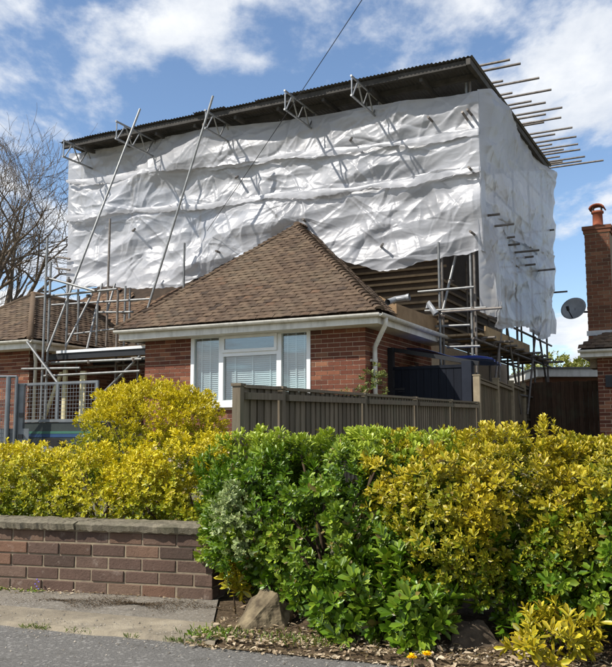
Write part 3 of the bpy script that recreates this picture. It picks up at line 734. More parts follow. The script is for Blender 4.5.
# ------------------------------------------------------------------ scaffold
BS = 2.62; ZR = 7.88
scaf = thing('scaffold', 'tall galvanised tube scaffold with corrugated metal roof standing round the bungalow', 'scaffold', H(1.0, 2.6, gz(*H(1, 2.6, 0)[:2])))
def coupler(p, ax=None):
    p = Vector(p); s = random.uniform(.034, .042); c = MB(); c.tube([p - UP * .03, p + UP * .03], s, 8); c.tube([p - RX * .03 + NX * .01, p + RX * .035 + NX * .01], s, 8); c.bar(p + RX * s * .5, p + RX * s * 2, .02, .02, NX); return c.build('coupler', 'coupler', scaf)
def gnd(a, b): q = H(a, b, 0); return gz(q.x, q.y)
def build_scaffold():
    # corrugated roof: two ranks of sheets, corrugations run front to back
    a0, a1 = -8.62, 1.27; b0, b1 = 2.0, 9.05; ns = 13; pw = (a1 - a0) / ns; nw = 11 * 6
    pr = MB(); Lh = (b1 - b0) / 2 + .1
    for y in (0, Lh):
        for k in range(nw + 1): pr.v.append((pw * 1.03 * k / nw, y, .0105 * math.sin(2 * math.pi * 10.3 * k / nw)))
    for k in range(nw): pr.f.append((k, k + 1, nw + 2 + k, nw + 1 + k))
    pm = pr.mesh('roof_sheet', 'roof_metal', True)
    for i in range(ns):
        for j in (0, 1):
            p = H(a0 + i * pw, b0 + j * (Lh - .1) + random.uniform(-.025, .025), ZR + .012 * (i % 2) + .02 * j)
            put('roof_sheet', pm, scaf, basis(RX, NX, UP, p))
    # purlins under the sheets and the dark verge board
    for b in (2.08, 2.7, 3.6, 4.6, 5.6, 6.6, 7.6, 8.6):
        v = MB(); v.hbox(a0 + .05, a1 - .12, b, b + .08, ZR - .135, ZR - .03); v.build('purlin', 'roof_timber', scaf)
    v = MB(); v.hbox(a1 - .1, a1 - .02, b0 + .02, b1, ZR - .15, ZR - .03); v.build('verge_board', 'roof_timber', scaf)
    for i in range(9):
        v = MB(); aa = a0 + .6 + i * 1.03; v.hbox(aa, aa + .06, 2.17, 8.9, ZR - .03 - .19, ZR - .138); v.build('rafter', 'roof_timber', scaf)
    # lattice beams poking out at the front
    for (px, py, lat) in ((58, 135, 1), (116, 118, 1), (205, 107, 1), (284.5, 87, 1), (351, 72, 1)):
        d = ray(px, py); t = (ZR - .12 - EYE) / d.z; P = CAM + d * t; a = (P - HO).dot(RX); bb = (P - HO).dot(NX)
        if px == 58: bb = 1.55
        L = 2.6; zt = ZR - .19; zb = zt - .38
        beam = put('lattice_beam', None, scaf); beam.matrix_parent_inverse = Matrix.Translation(-scaf.location)
        cs = [('chord', H(a, bb, zt), H(a, bb + L, zt)), ('chord', H(a, bb, zb), H(a, bb + L, zb)), ('end_post', H(a, bb + .03, zb), H(a, bb + .03, zt))]
        for k in range(5):
            x = bb + .06 + k * .5; cs += [('lacing', H(a, x, zb), H(a, x + .25, zt)), ('lacing', H(a, x + .25, zt), H(a, x + .5, zb))]
        for nme, p, q in cs:
            o = tube(nme, p, q, None, 'alloy', .022 if nme == 'chord' else .015); o.parent = beam
    # standards and ledgers behind the front sheeting
    for a in (.96, -1.1, -3.1, -5.1, -7.0, -8.55):
        z0 = gnd(a, BS + .1)
        if a > -.5: tube('standard', H(a, BS + .1, z0), H(a, BS + .1, 7.7), scaf)
        else: tube('standard', H(a, BS + .12, 4.5 if -4.6 < a < 0 else ZE + .4), H(a, BS + .12, 7.7), scaf)
    for z in (4.55, 5.3, 6.0, 6.9, 7.45):
        tube('ledger', H(-8.75, BS + .17, z), H(1.05, BS + .17, z), scaf)
    # visible front standards, right
    tube('standard', H(.44, 2.45, gnd(.44, 2.45)), H(.44, 2.45, 4.6), scaf)
    a, b, z = HB(456, 254, 2.9); a2, b2, z2 = HB(441, 318, 2.4); tube('brace', H(a, b, z), H(a2, b2, z2), scaf)
    tube('standard', H(.82, 3.4, ZE - .2), H(.82, 3.4, 4.9), scaf, 'galv_rusty')
    for (x0, y0, x1, y1, b) in ((418, 292, 474, 287, 2.40), (425, 311, 486, 307.5, 2.40), (422, 327, 470, 325, 2.5), (447, 347, 480, 346, 2.3)):
        tube('ledger', HBW(x0, y0, b), HBW(x1, y1, b), scaf)
    for x, y, b in ((439, 290, 2.42), (439, 310, 2.42), (467, 288, 2.55), (467, 309, 2.55), (450, 281, 2.7), (441, 316, 2.4), (467, 346, 2.5)): coupler(HBW(x, y, b))
    # side scaffold under and behind the side sheeting
    for b in (2.7, 4.3, 5.9, 7.5, 9.0):
        for a in (1.04, .42):
            tube('standard', H(a, b, gnd(a, b)), H(a, b, 7.7 if a > 1 else 4.6), scaf, 'galv_rusty')
    for z in (1.9, 2.75, 3.3, 4.7, 5.9, 7.0):
        tube('ledger', H(1.09, 2.3, z), H(1.09, 9.3, z), scaf, 'galv_rusty')
        if z < 4: tube('ledger', H(.37, 2.5, z), H(.37, 9.2, z), scaf, 'galv_rusty')
    for b in np.arange(2.9, 9.2, .8):
        tube('transom', H(.2, b, 2.82), H(1.3 + random.uniform(0, .25), b, 2.82), scaf, 'galv_rusty')
        if random.random() < .6: coupler(H(1.09, b, 2.78))
    for i in range(3):
        for j in range(2):
            v = MB(); aa = .42 + i * .235; v.hbox(aa, aa + .225, 2.75 + j * 3.15, 5.85 + j * 3.15, 2.86, 2.90); v.build('scaffold_board', 'scaf_board', scaf)
    v = MB(); v.hbox(1.11, 1.145, 3.0, 6.6, 2.86, 3.05); v.build('toe_board', 'scaf_board', scaf)
    for (b0_, z0_, b1_, z1_) in ((3.2, 1.4, 4.2, 3.2), (4.6, 3.2, 5.6, 1.5), (6.2, 1.5, 7.2, 3.3), (7.7, 3.3, 8.7, 1.6)):
        tube('brace', H(1.14, b0_, z0_), H(1.14, b1_, z1_), scaf, 'galv_rusty')
    # purlin tubes sticking out past the verge
    for x0, y0, x1, y1 in ((65, 80, 200, 52), (80, 100, 243, 68), (115, 150, 172, 138), (125, 163, 318, 127), (150, 203, 210, 192), (160, 213, 367, 180), (180, 242, 287, 222), (190, 255, 344, 227), (210, 288, 411, 255), (220, 300, 345, 278), (235, 327, 407, 298), (240, 337, 338, 320), (265, 362, 452, 335), (275, 375, 382, 358), (290, 402, 468, 375), (300, 412, 370, 402), (310, 432, 475, 409), (318, 442, 417, 428), (325, 460, 484, 437), (335, 468, 402, 460), (345, 487, 503, 465), (350, 496, 413, 487), (355, 508, 490, 492), (362, 517, 578, 490)):
        X0, Y0, X1, Y1 = (460 + x0 / 4.026, 40 + y0 / 4.026, 460 + x1 / 4.026, 40 + y1 / 4.026)
        a, b, z = HA(X0, Y0, 1.2); z = min(z, ZR + .06); z = max(z, ZR - .42); z = ZR + .05 if z > ZR - .07 else min(z, ZR - .18); a2, _, _ = HB(X1, Y1, b)
        tube('purlin_tube', H(.7 if z > ZR else -.6, b, z), H(a2, b, z), scaf, 'galv_rusty', .0242)
    # tube ends poking through the side sheeting
    for x0, y0, x1, y1 in ((110, 97, 160, 95), (130, 125, 198, 120), (170, 155, 200, 152), (190, 173, 213, 171), (205, 193, 265, 188), (220, 207, 250, 205), (222, 228, 255, 225), (248, 243, 307, 240), (275, 136, 305, 135), (305, 300, 340, 297), (80, 347, 165, 338)):
        a, b, z = HA(440 + x0 / 2.668, 180 + y0 / 2.668, 1.12); a2, _, _ = HB(440 + x1 / 2.668, 180 + y1 / 2.668, b)
        tube('tube_end', H(.6, b, z), H(a2, b, z), scaf, 'galv_rusty')
    # tube ends through the front sheeting
    for x, y, dx, dy in ((428, 117, 8, 8), (462, 112, 9, 13), (183, 148, 3, -3), (236, 178, 3, -3), (352, 138, -4, 5), (303, 219, 5, 5), (383, 244, -3, 4), (216, 251, 8, 3), (135, 229, -5, 4)):
        p = HBW(x, y, BS - .28); q = HBW(x + dx, y + dy, BS + .2); tube('tube_end', p, q, scaf, 'galv_rusty')
    # left: rakers, tower, platform in the gap between the two wings
    tube('raker', HBW(140, 109, 1.45), HBW(47, 352, -.05), scaf); tube('raker', HBW(213, 96, 1.45), HBW(147, 311, 1.2), scaf)
    for x, yt, b, yb in ((47.5, 238, -.05, None), (51, 262, .15, None), (68.5, 277, .6, None), (110, 219, 1.5, 346), (125.5, 286, 1.5, None), (184.5, 243, 2.3, 300), (97.5, 305, .7, 346), (118, 290, .6, None), (79, 296, 1.2, 372), (139, 322, .9, 400)):
        a, _, z = HB(x, yt, b)
        zb = gnd(a, b) if yb is None else HB(x, yb, b)[2]
        tube('standard', H(a, b, zb), H(a, b, z), scaf, 'galv' if x % 2 else 'galv_rusty')
    for x0, y0, B0, x1, y1, B1, nme in ((102, 284, 1.4, 87, 349, .4, 'brace'), (92, 294, 1.0, 65.5, 347, .3, 'brace'), (115, 284, 1.6, 107, 312, 1.3, 'brace'), (48, 278, -.02, 95, 291, -.02, 'ledger'), (36, 297.5, .1, 117, 289, .1, 'ledger'), (95, 312.5, 1.2, 133, 312, 1.2, 'ledger'), (66, 335, .9, 124, 328, .9, 'ledger'), (52, 305, 1.3, 150, 299, 1.3, 'ledger'), (27, 342, -.32, 60, 386, -.32, 'brace'), (140, 356, .2, 105, 391, .2, 'brace'), (43, 363, .15, 142, 359, .15, 'ledger'), (22, 369, -.15, 80, 368, -.15, 'ledger'), (44, 376, .1, 140, 371, .1, 'ledger'), (57, 257, 2.5, 70, 259, 2.5, 'tube_end'), (56, 268, 2.5, 70, 270, 2.5, 'tube_end')):
        tube(nme, HBW(x0, y0, B0), HBW(x1, y1, B1), scaf, 'galv' if nme != 'tube_end' else 'galv_rusty')
    for x, y, b in ((48, 278.5, -.03), (48, 296, .02), (88, 296, .12), (94, 290, .0), (68.5, 281, .5), (68.5, 294, .4), (48, 345, .0), (68, 336, .7), (89, 362, .15), (134, 360, .15), (48, 363, .05), (110, 312, 1.3), (125, 312, 1.3), (118, 329, .8), (118, 361, .4), (129.5, 137, 1.42), (204, 125, 1.44), (48, 376, 0), (110, 289, .8)): coupler(HBW(x, y, b))
    aL, aR = -6.98, -4.5; bp0 = .28; zp = HB(100, 349, bp0)[2]
    for i in range(5):
        v = MB(); b = bp0 + .05 + i * .24; v.hbox(aL - .06 * (i % 2), aR + .04, b, b + .228, zp - .04, zp - .002 * (i % 2)); v.build('scaffold_board', 'scaf_board', scaf)
    v = MB(); v.hbox(aL - .03, aR + .05, bp0 - .01, bp0 + .03, zp - .16, zp - .045); v.build('edge_beam', 'black', scaf)
    v = MB(); v.hbox(aL - .03, aR + .05, bp0 + 1.3, bp0 + 1.34, zp - .16, zp - .045); v.build('edge_beam', 'black', scaf)
    v = MB(); v.hbox(aL + .2, aR + .05, bp0 - .04, bp0 + .015, zp - .04, zp + .012); v.build('board_edge', 'plastic_edge', scaf)
    for b in (bp0 + .1, bp0 + 1.1): tube('ledger', H(aL - .1, b, zp - .22), H(aR + .05, b, zp - .22), scaf)
    for k in range(5):
        v = MB(); b = bp0 + .5 + .24 * (k % 3); zz = zp + .02 + .04 * (k // 3); v.bar(H(aL + .5 + .2 * k, b, zz), H(aL + 1.9 + .12 * k, b + .03, zz), .22, .036, NX); v.build('stacked_board', 'scaf_board', scaf)
    # pale timber props under the platform
    for x0, y0, x1, y1, wd in ((65.5, 370, 63.5, 420, .09), (61.5, 372, 43, 421, .07), (83.5, 371, 82, 415, .13)):
        p = HBW(x0, y0, .6); q = HBW(x1, y1, .6); d = (q - p); q = p + d * ((p.z - gnd(*HB(x1, y1, .6)[:2])) / -d.z)
        v = MB(); v.bar(p, q, wd, .05, RX); v.build('timber_prop', 'pale_timber', scaf)
build_scaffold()

# ------------------------------------------------------------------ sheeting
def folds(S, Z, r, L, z0, z1, ties, nseg, amp=1.0, lo=.022):
    nseg = int(nseg * .9); D = np.zeros_like(S); Hh = z1 - z0
    for i in range(6):
        kx, kz = r.normal() * 1.1, r.normal() * 1.6; D += lo / (1 + .3 * i) * np.sin(kx * S * (1 + .4 * i) + kz * Z * (1 + .4 * i) + r.random() * 6.3)
    Sw = S + .05 * np.sin(Z * 3.1 + S * 1.3 + r.random() * 6) + .012 * np.sin(Z * 13 + S * 7 + r.random() * 6)
    Zw = Z + .04 * np.sin(S * 2.3 + Z * 1.7 + r.random() * 6) + .010 * np.sin(S * 14 + r.random() * 6)
    for i in range(nseg):
        kind = i % 5
        if kind < 1 and len(ties):
            t = ties[r.integers(len(ties))]; cx, cz = t[0] + r.normal() * .05, t[1] + r.normal() * .03; fromtie = True
        else: cx, cz = r.uniform(0, L), r.uniform(z0, z1); fromtie = False
        sg = 1 if r.random() < .33 else -1
        ang = -math.radians(r.uniform(12, 80)); ang = ang if sg > 0 else -math.pi - ang
        if fromtie and cz < z0 + .4 * Hh: ang = -ang
        ln = r.uniform(.45, 1.0) * (1.9 if fromtie else 1.0); wd = r.uniform(.012, .05) * (1.8 if r.random() < .22 else 1); bend = r.normal() * .10
        if kind == 4: ang = math.radians(r.uniform(-9, 9)); ln = r.uniform(.8, 2.4); bend = r.uniform(.02, .12); cz = r.choice([z0, z1]) + r.normal() * .22
        if i % 6 == 0: wd = r.uniform(.09, .20); ln *= 1.25
        am = wd * r.uniform(.15, .5) * amp * (.75 if wd > .08 else 1)
        c, s = math.cos(ang), math.sin(ang); dx, dz = Sw - cx, Zw - cz
        u = dx * c + dz * s; p = -dx * s + dz * c - bend * u * u / ln
        if fromtie: tap = np.clip(u / (.10 * ln), 0, 1) * np.clip(1 - u / ln, 0, 1); wd_ = wd * (.4 + 1.1 * np.clip(u / ln, 0, 1.2))
        else: tap = np.clip(1 - (u / (ln * .6)) ** 2, 0, 1); wd_ = wd
        q = p / wd_; prof = np.where(q > 0, np.exp(-np.abs(q) * .75), np.exp(-np.abs(q) * 2.4))
        prof = prof - .3 * np.exp(-(q + 1.8) ** 2)
        D += am * tap * prof * (1 if r.random() < .75 else -1)
    for (dens, am, rot, sq) in ((.55, .19, -.50, .18), (.6, .24, -.10, .11), (.4, .06, .8, .3), (3.5, .05, -.45, .20)):
        n = max(12, int(dens * L * Hh * 1.4)); px, pz = r.uniform(-.5, L + .5, n), r.uniform(z0 - .5, z1 + .5, n); c, s = math.cos(rot), math.sin(rot)
        best = np.full(S.shape, 9.0)
        for x, z in zip(px, pz):
            dx, dz = Sw - x, Zw - z; u, p = dx * c - dz * s, dx * s + dz * c; np.minimum(best, np.sqrt((u * sq) ** 2 + p * p + .0009), out=best)
        D += am * amp * (best - best.mean())
    return D
def sheet(name, parent, base, L, top, bot, seed, ties, nseg, amp=1.0, res=.016, hem=True, swag=.03, edge=(.0, .0), lo=.022, label=None):
    r = np.random.default_rng(seed); n = int(L / res); s = np.linspace(0, L, n + 1); tp = top(s); bt = bot(s); hmax = float((tp - bt).max()); m_ = max(20, int(hmax / res))
    T = np.linspace(0, 1, m_ + 1)[:, None]; S = np.repeat(s[None], m_ + 1, 0)
    jag = .02 * np.sin(s * 3.1 + seed) + .012 * np.sin(s * 11 + seed) + .006 * np.sin(s * 37 + seed * 2)
    Z = tp[None] * (1 - T) + (bt + jag)[None] * T
    D = folds(S, Z, r, L, float(bt.min()), float(tp.max()), ties, nseg, amp, lo)
    D += swag * np.sin(math.pi * T) * (.6 + .4 * np.sin(s * 1.57 + seed))[None]
    if hem:
        dd = (1 - T) * (tp - bt)[None]; D += .006 * np.sin(s * 17 + 4 * np.sin(s * 2.1) + seed)[None] * np.exp(-dd / .10)
        sag = .03 * np.sin(s * 2.3 + seed)[None] * T; Z = Z + sag
    if edge[0]: D = D * np.clip(s / edge[0], 0, 1)[None]
    if edge[1]: D = D * np.clip((L - s) / edge[1], 0, 1)[None]
    V = base(S.ravel(), Z.ravel(), D.ravel()); w = n + 1
    i = (np.arange(m_)[:, None] * w + np.arange(n)[None]).ravel(); f = np.stack([i, i + 1, i + w + 1, i + w], 1)
    me = fast_mesh(name, V, f, 'sheeting'); me.polygons.foreach_set('use_smooth', [True] * len(me.polygons))
    return put(name, me, parent)
RXn, NXn, HOn = np.array(RX), np.array(NX), np.array(HO)
def front_base(off):
    def f(s, z, d):
        a = -8.8 + s; over = np.maximum(0, a - 1.245); a = np.minimum(a, 1.245); P = HOn + a[:, None] * RXn + (BS - off - d + over)[:, None] * NXn; P[:, 2] = z; return P
    return f
def side_base(off, flare=None):
    def f(s, z, d):
        b = 2.54 + s; fl = 0 if flare is None else flare(s, z)
        P = HOn + (1.165 + off + d + fl)[:, None] * RXn + b[:, None] * NXn; P[:, 2] = z; return P
    return f
def interp(pts): 
    x, y = zip(*pts); return lambda s: np.interp(s, x, y)
def build_sheeting():
    fs = thing('front_sheeting', 'wrinkled white plastic sheeting wrapped across the long front of the scaffold', 'sheeting', H(-3.8, BS, 4.3))
    ties = lambda z, seed, st=1.95: [(x + np.random.default_rng(seed + i).normal() * .12, z(x) + np.random.default_rng(seed + i).normal() * .05) for i, x in enumerate(np.arange(.35, 9.9, st))]
    top = interp([(0, 7.80), (4, 7.66), (7, 7.55), (9.3, 7.46), (9.97, 7.42)])
    s1 = interp([(0, 7.06), (3.9, 6.87), (8.4, 6.67), (9.97, 6.62)]); s2 = interp([(0, 6.20), (3.8, 6.01), (8.4, 5.86), (9.97, 5.9)])
    bot = interp([(0, 4.46), (1.6, 4.40), (3.3, 4.23), (5, 4.9), (6.2, 4.95), (7.2, 4.45), (8.2, 4.2), (9.0, 4.27), (9.97, 4.40)])
    mid = lambda f, g, k: (lambda s: f(s) * (1 - k) + g(s) * k)
    o = lambda f, d: (lambda s: f(s) + d)
    sheet('sheet', fs, front_base(.02), 10.3, o(s2, .10), bot, 5, ties(lambda x: float(s2(x)), 40) + ties(lambda x: float(mid(s2, bot, .55)(x)), 60), 420, 1.2, hem=True, swag=.05, edge=(.3, .4))
    sheet('sheet', fs, front_base(.055), 10.24, o(s1, .08), o(s2, -.06), 3, ties(lambda x: float(s1(x)) - .02, 20) + ties(lambda x: float(s2(x)) + .05, 50), 300, 1.05, edge=(.3, .4))
    sheet('sheet', fs, front_base(.085), 10.32, top, o(s1, -.05), 2, ties(lambda x: float(top(x)) - .06, 10) + ties(lambda x: float(s1(x)) + .02, 30), 300, 1.05, edge=(.3, .4))
    for sx, zf, off, sd in ((10.28, o(s1, .035), .105, 71), (10.28, o(s2, .05), .09, 72)):     # taped lap bands, bottom edge standing off
        wob = lambda s, f=zf, k=sd: f(s) + .02 * np.sin(s * 1.9 + k) + .012 * np.sin(s * 5.3 + k)
        sheet('lap_band', fs, front_base(off + .045), sx, wob, o(wob, -.12), sd, [], 60, .35, lo=.006, swag=.012, edge=(.3, .4))
    sd_ = thing('side_sheeting', 'creased white plastic sheeting hanging down the shaded end of the scaffold', 'sheeting', H(1.15, 5.8, 3.4))
    L = 6.75
    t2 = lambda z, seed: [(x + np.random.default_rng(seed + i).normal() * .15, z + np.random.default_rng(seed + 9 * i).normal() * .1) for i, x in enumerate(np.arange(.3, 6.7, 1.25))]
    topz = interp([(0, 7.45), (.5, 7.62), (3, 7.72), (L, 7.72)])
    bots = interp([(0, 3.22), (.9, 3.12), (2.0, 3.2), (3.4, 3.35), (4.6, 3.3), (5.7, 3.35), (L, 3.6)])
    sheet('sheet', sd_, side_base(0, lambda s, z: .10 * np.clip((4.6 - z) / 1.2, 0, 1) * np.sin(s * 2.4) ** 2), L, interp([(0, 5.45), (L, 5.6)]), bots, 13, t2(5.1, 5) + t2(4.2, 7), 360, 1.05, swag=.06, edge=(.3, 0))
    sheet('sheet', sd_, side_base(.06), L, topz, interp([(0, 5.25), (2, 5.1), (4, 5.3), (L, 5.2)]), 17, t2(7.5, 3) + t2(6.3, 8), 320, .95, swag=.05, edge=(.3, 0))
build_sheeting()

# ------------------------------------------------------------------ lane: side gate, blue canopy, pipes
def build_gate():
    g = thing('side_gate', 'dark blue boarded side gate between the brick side wall and the wooden fence', 'gate', H(.7, .95, gnd(.7, .95)))
    zt = 2.12; zb = gnd(.7, .95) + .06; n = 9; w_ = 1.16 / n
    for i in range(n):
        v = MB(); v.hbox(.12 + i * w_, .12 + (i + 1) * w_ - .006, .95, .975, zb, zt); v.build('board', 'gate_blue', g)
    for z in (zb + .15, 1.45, zt - .14):
        v = MB(); v.hbox(.12, 1.28, .976, 1.01, z, z + .1); v.build('rail', 'gate_blue', g)
    v = MB(); v.hbox(.1, 1.29, .935, 1.0, zt, zt + .05); v.build('top_rail', 'gate_blue', g)
    v = MB(); v.hbox(1.3, 1.46, .88, 1.04, zb - .06, 2.22); v.build('post', 'gate_post_blue', g)
    v = MB(); v.hbox(.01, .1, .92, 1.02, zb - .06, 2.5); v.build('post', 'black', g)
    v = MB(); v.hbox(.10, .30, .938, .948, 1.78, 1.815); v.tube([H(.2, .93, 1.75), H(.2, .90, 1.75), H(.32, .90, 1.75)], .008, 6); v.build('latch', 'black', g)
    c = thing('blue_canopy', 'blue corrugated plastic canopy sheets propped above the side gate', 'canopy', H(.8, 1.2, 2.3))
    for j in range(2):
        mb = MB(); nu = 60
        p0 = HBW(405, 348 + j * 1, 1.15 + .5 * j); p1 = HBW(492, 361 - 2 * j, 1.15 + .5 * j)
        for i in range(nu + 1):
            p = p0.lerp(p1, i / nu)
            for k in range(13):
                q = p + NX * (k * .055) - UP * (k * .006) + UP * .012 * math.sin(k * 1.8)
                mb.v.append(tuple(q + UP * (.03 * math.sin(i * .13 + j))))
        for i in range(nu):
            for k in range(12): a = i * 13 + k; mb.f.append((a, a + 1, a + 14, a + 13))
        mb.build('sheet', 'blue_plastic', c, True)
    v = MB(); v.bar(H(.04, 1.02, 2.48), H(1.55, 1.02, 2.18), .05, .07, NX); v.build('bearer', 'black', c)
    for i, (x0, y0, x1, y1, b) in enumerate(((395, 299.5, 409.5, 297, 1.0), (428, 303, 436, 314, 2.2))):
        p, q = HBW(x0, y0, b), HBW(x1, y1, b); d = (q - p).normalized()
        pipe = thing('grey_pipe', ['grey plastic pipe stub lying on the stripped eave board', 'short grey plastic pipe leaning beside the scaffold standard'][i], 'pipe', p)
        v = MB(); v.tube([p - NX * .35 * (1 - i) - UP * .1, p, q], .052, 14, False); v.tube([q, p], .044, 14, False); v.build('barrel', 'grey_pipe', pipe, True)
        MB().tube([q - d * .05, q], .06, 14, False).build('collar', 'grey_pipe', pipe, True)
build_gate()

# ------------------------------------------------------------------ boundary fences
FS, FE = Vector((-.43, 5.4, 0)), Vector((2.64, 13.25, 0))
fdir = Vector((.3655, .9308, 0)); fnrm = Vector((-.9308, .3655, 0))   # face seen from the road side of the garden
def fence(name, label, p0, lens, htop, hgt, wood, boards, low):
    g = thing(name, label, 'fence', (p0.x, p0.y, gz(p0.x, p0.y)), None)
    x = 0
    for i, ln in enumerate(lens):
        q0, q1 = p0 + fdir * x, p0 + fdir * (x + ln); z0, z1 = htop(x), htop(x + ln); zt = (z0 + z1) / 2 if not low else None
        ph = .09 if not low else .02
        for e, q, zz in ([(0, q0, z0)] + ([(1, q1, z1)] if i == len(lens) - 1 else [])):
            v = MB(); c = q; gr = gz(c.x, c.y) - .05; pw_ = .05 if not low else .028; v.box((c.x, c.y, (gr + zz + ph) / 2), fdir * pw_, fnrm * pw_, UP * ((zz + ph - gr) / 2)); 
            o = len(v.v); v.box((c.x, c.y, zz + ph + .009), fdir * (pw_ + .008), fnrm * (pw_ + .008), UP * .009); v.build('post', 'fence_post' if not low else wood, g)
        pan = put('panel', None, g); pan.matrix_parent_inverse = Matrix.Translation(-g.location)
        nb = max(3, int((ln - .11) / boards)); w_ = (ln - .11) / nb
        for k in range(nb):
            t = x + .055 + (k + .5) * w_; c = p0 + fdir * t; zz = htop(t) if low else zt; gr = gz(c.x, c.y)
            hb = zz - gr - .03 + random.uniform(-.006, .004)
            v = MB(); tw = fdir * (w_ * .56) + fnrm * .006
            v.box((c.x, c.y, gr + .04 + hb / 2) , tw, fnrm * .006, UP * hb / 2); b = v.build('board', wood, None); b.parent = pan
        for dz in (-.04, -.5 * hgt, -.9 * hgt):
            c0 = p0 + fdir * (x + .05); c1 = p0 + fdir * (x + ln - .05); e0 = (z0 if low else zt) + dz; e1 = (z1 if low else zt) + dz
            v = MB(); v.bar((c0.x - fnrm.x * .03, c0.y - fnrm.y * .03, e0), (c1.x - fnrm.x * .03, c1.y - fnrm.y * .03, e1), .035, .045, fnrm); b = v.build('rail', wood, None); b.parent = pan
        c0 = p0 + fdir * (x + .05); c1 = p0 + fdir * (x + ln - .05)
        v = MB(); v.bar((c0.x, c0.y, (z0 if low else zt) + .022), (c1.x, c1.y, (z1 if low else zt) + .022), .06, .022, fnrm); b = v.build('capping', wood, None); b.parent = pan
        x += ln
    return g
fence('boundary_fence', 'low weathered grey wooden panel fence running back from the hedge', FS, [.68, 1.93, 1.93, 1.93, 1.95], lambda t: 1.27 + .028 * t, 1.0, 'fence_wood', .105, True)
fence('boundary_fence', 'tall brown wooden panel fence beside the shaded end of the scaffold', FS + fdir * 8.5, [1.9] * 4, lambda t: 1.86 + .05 * t * .8, 1.45, 'fence_wood_tan', .105, False)

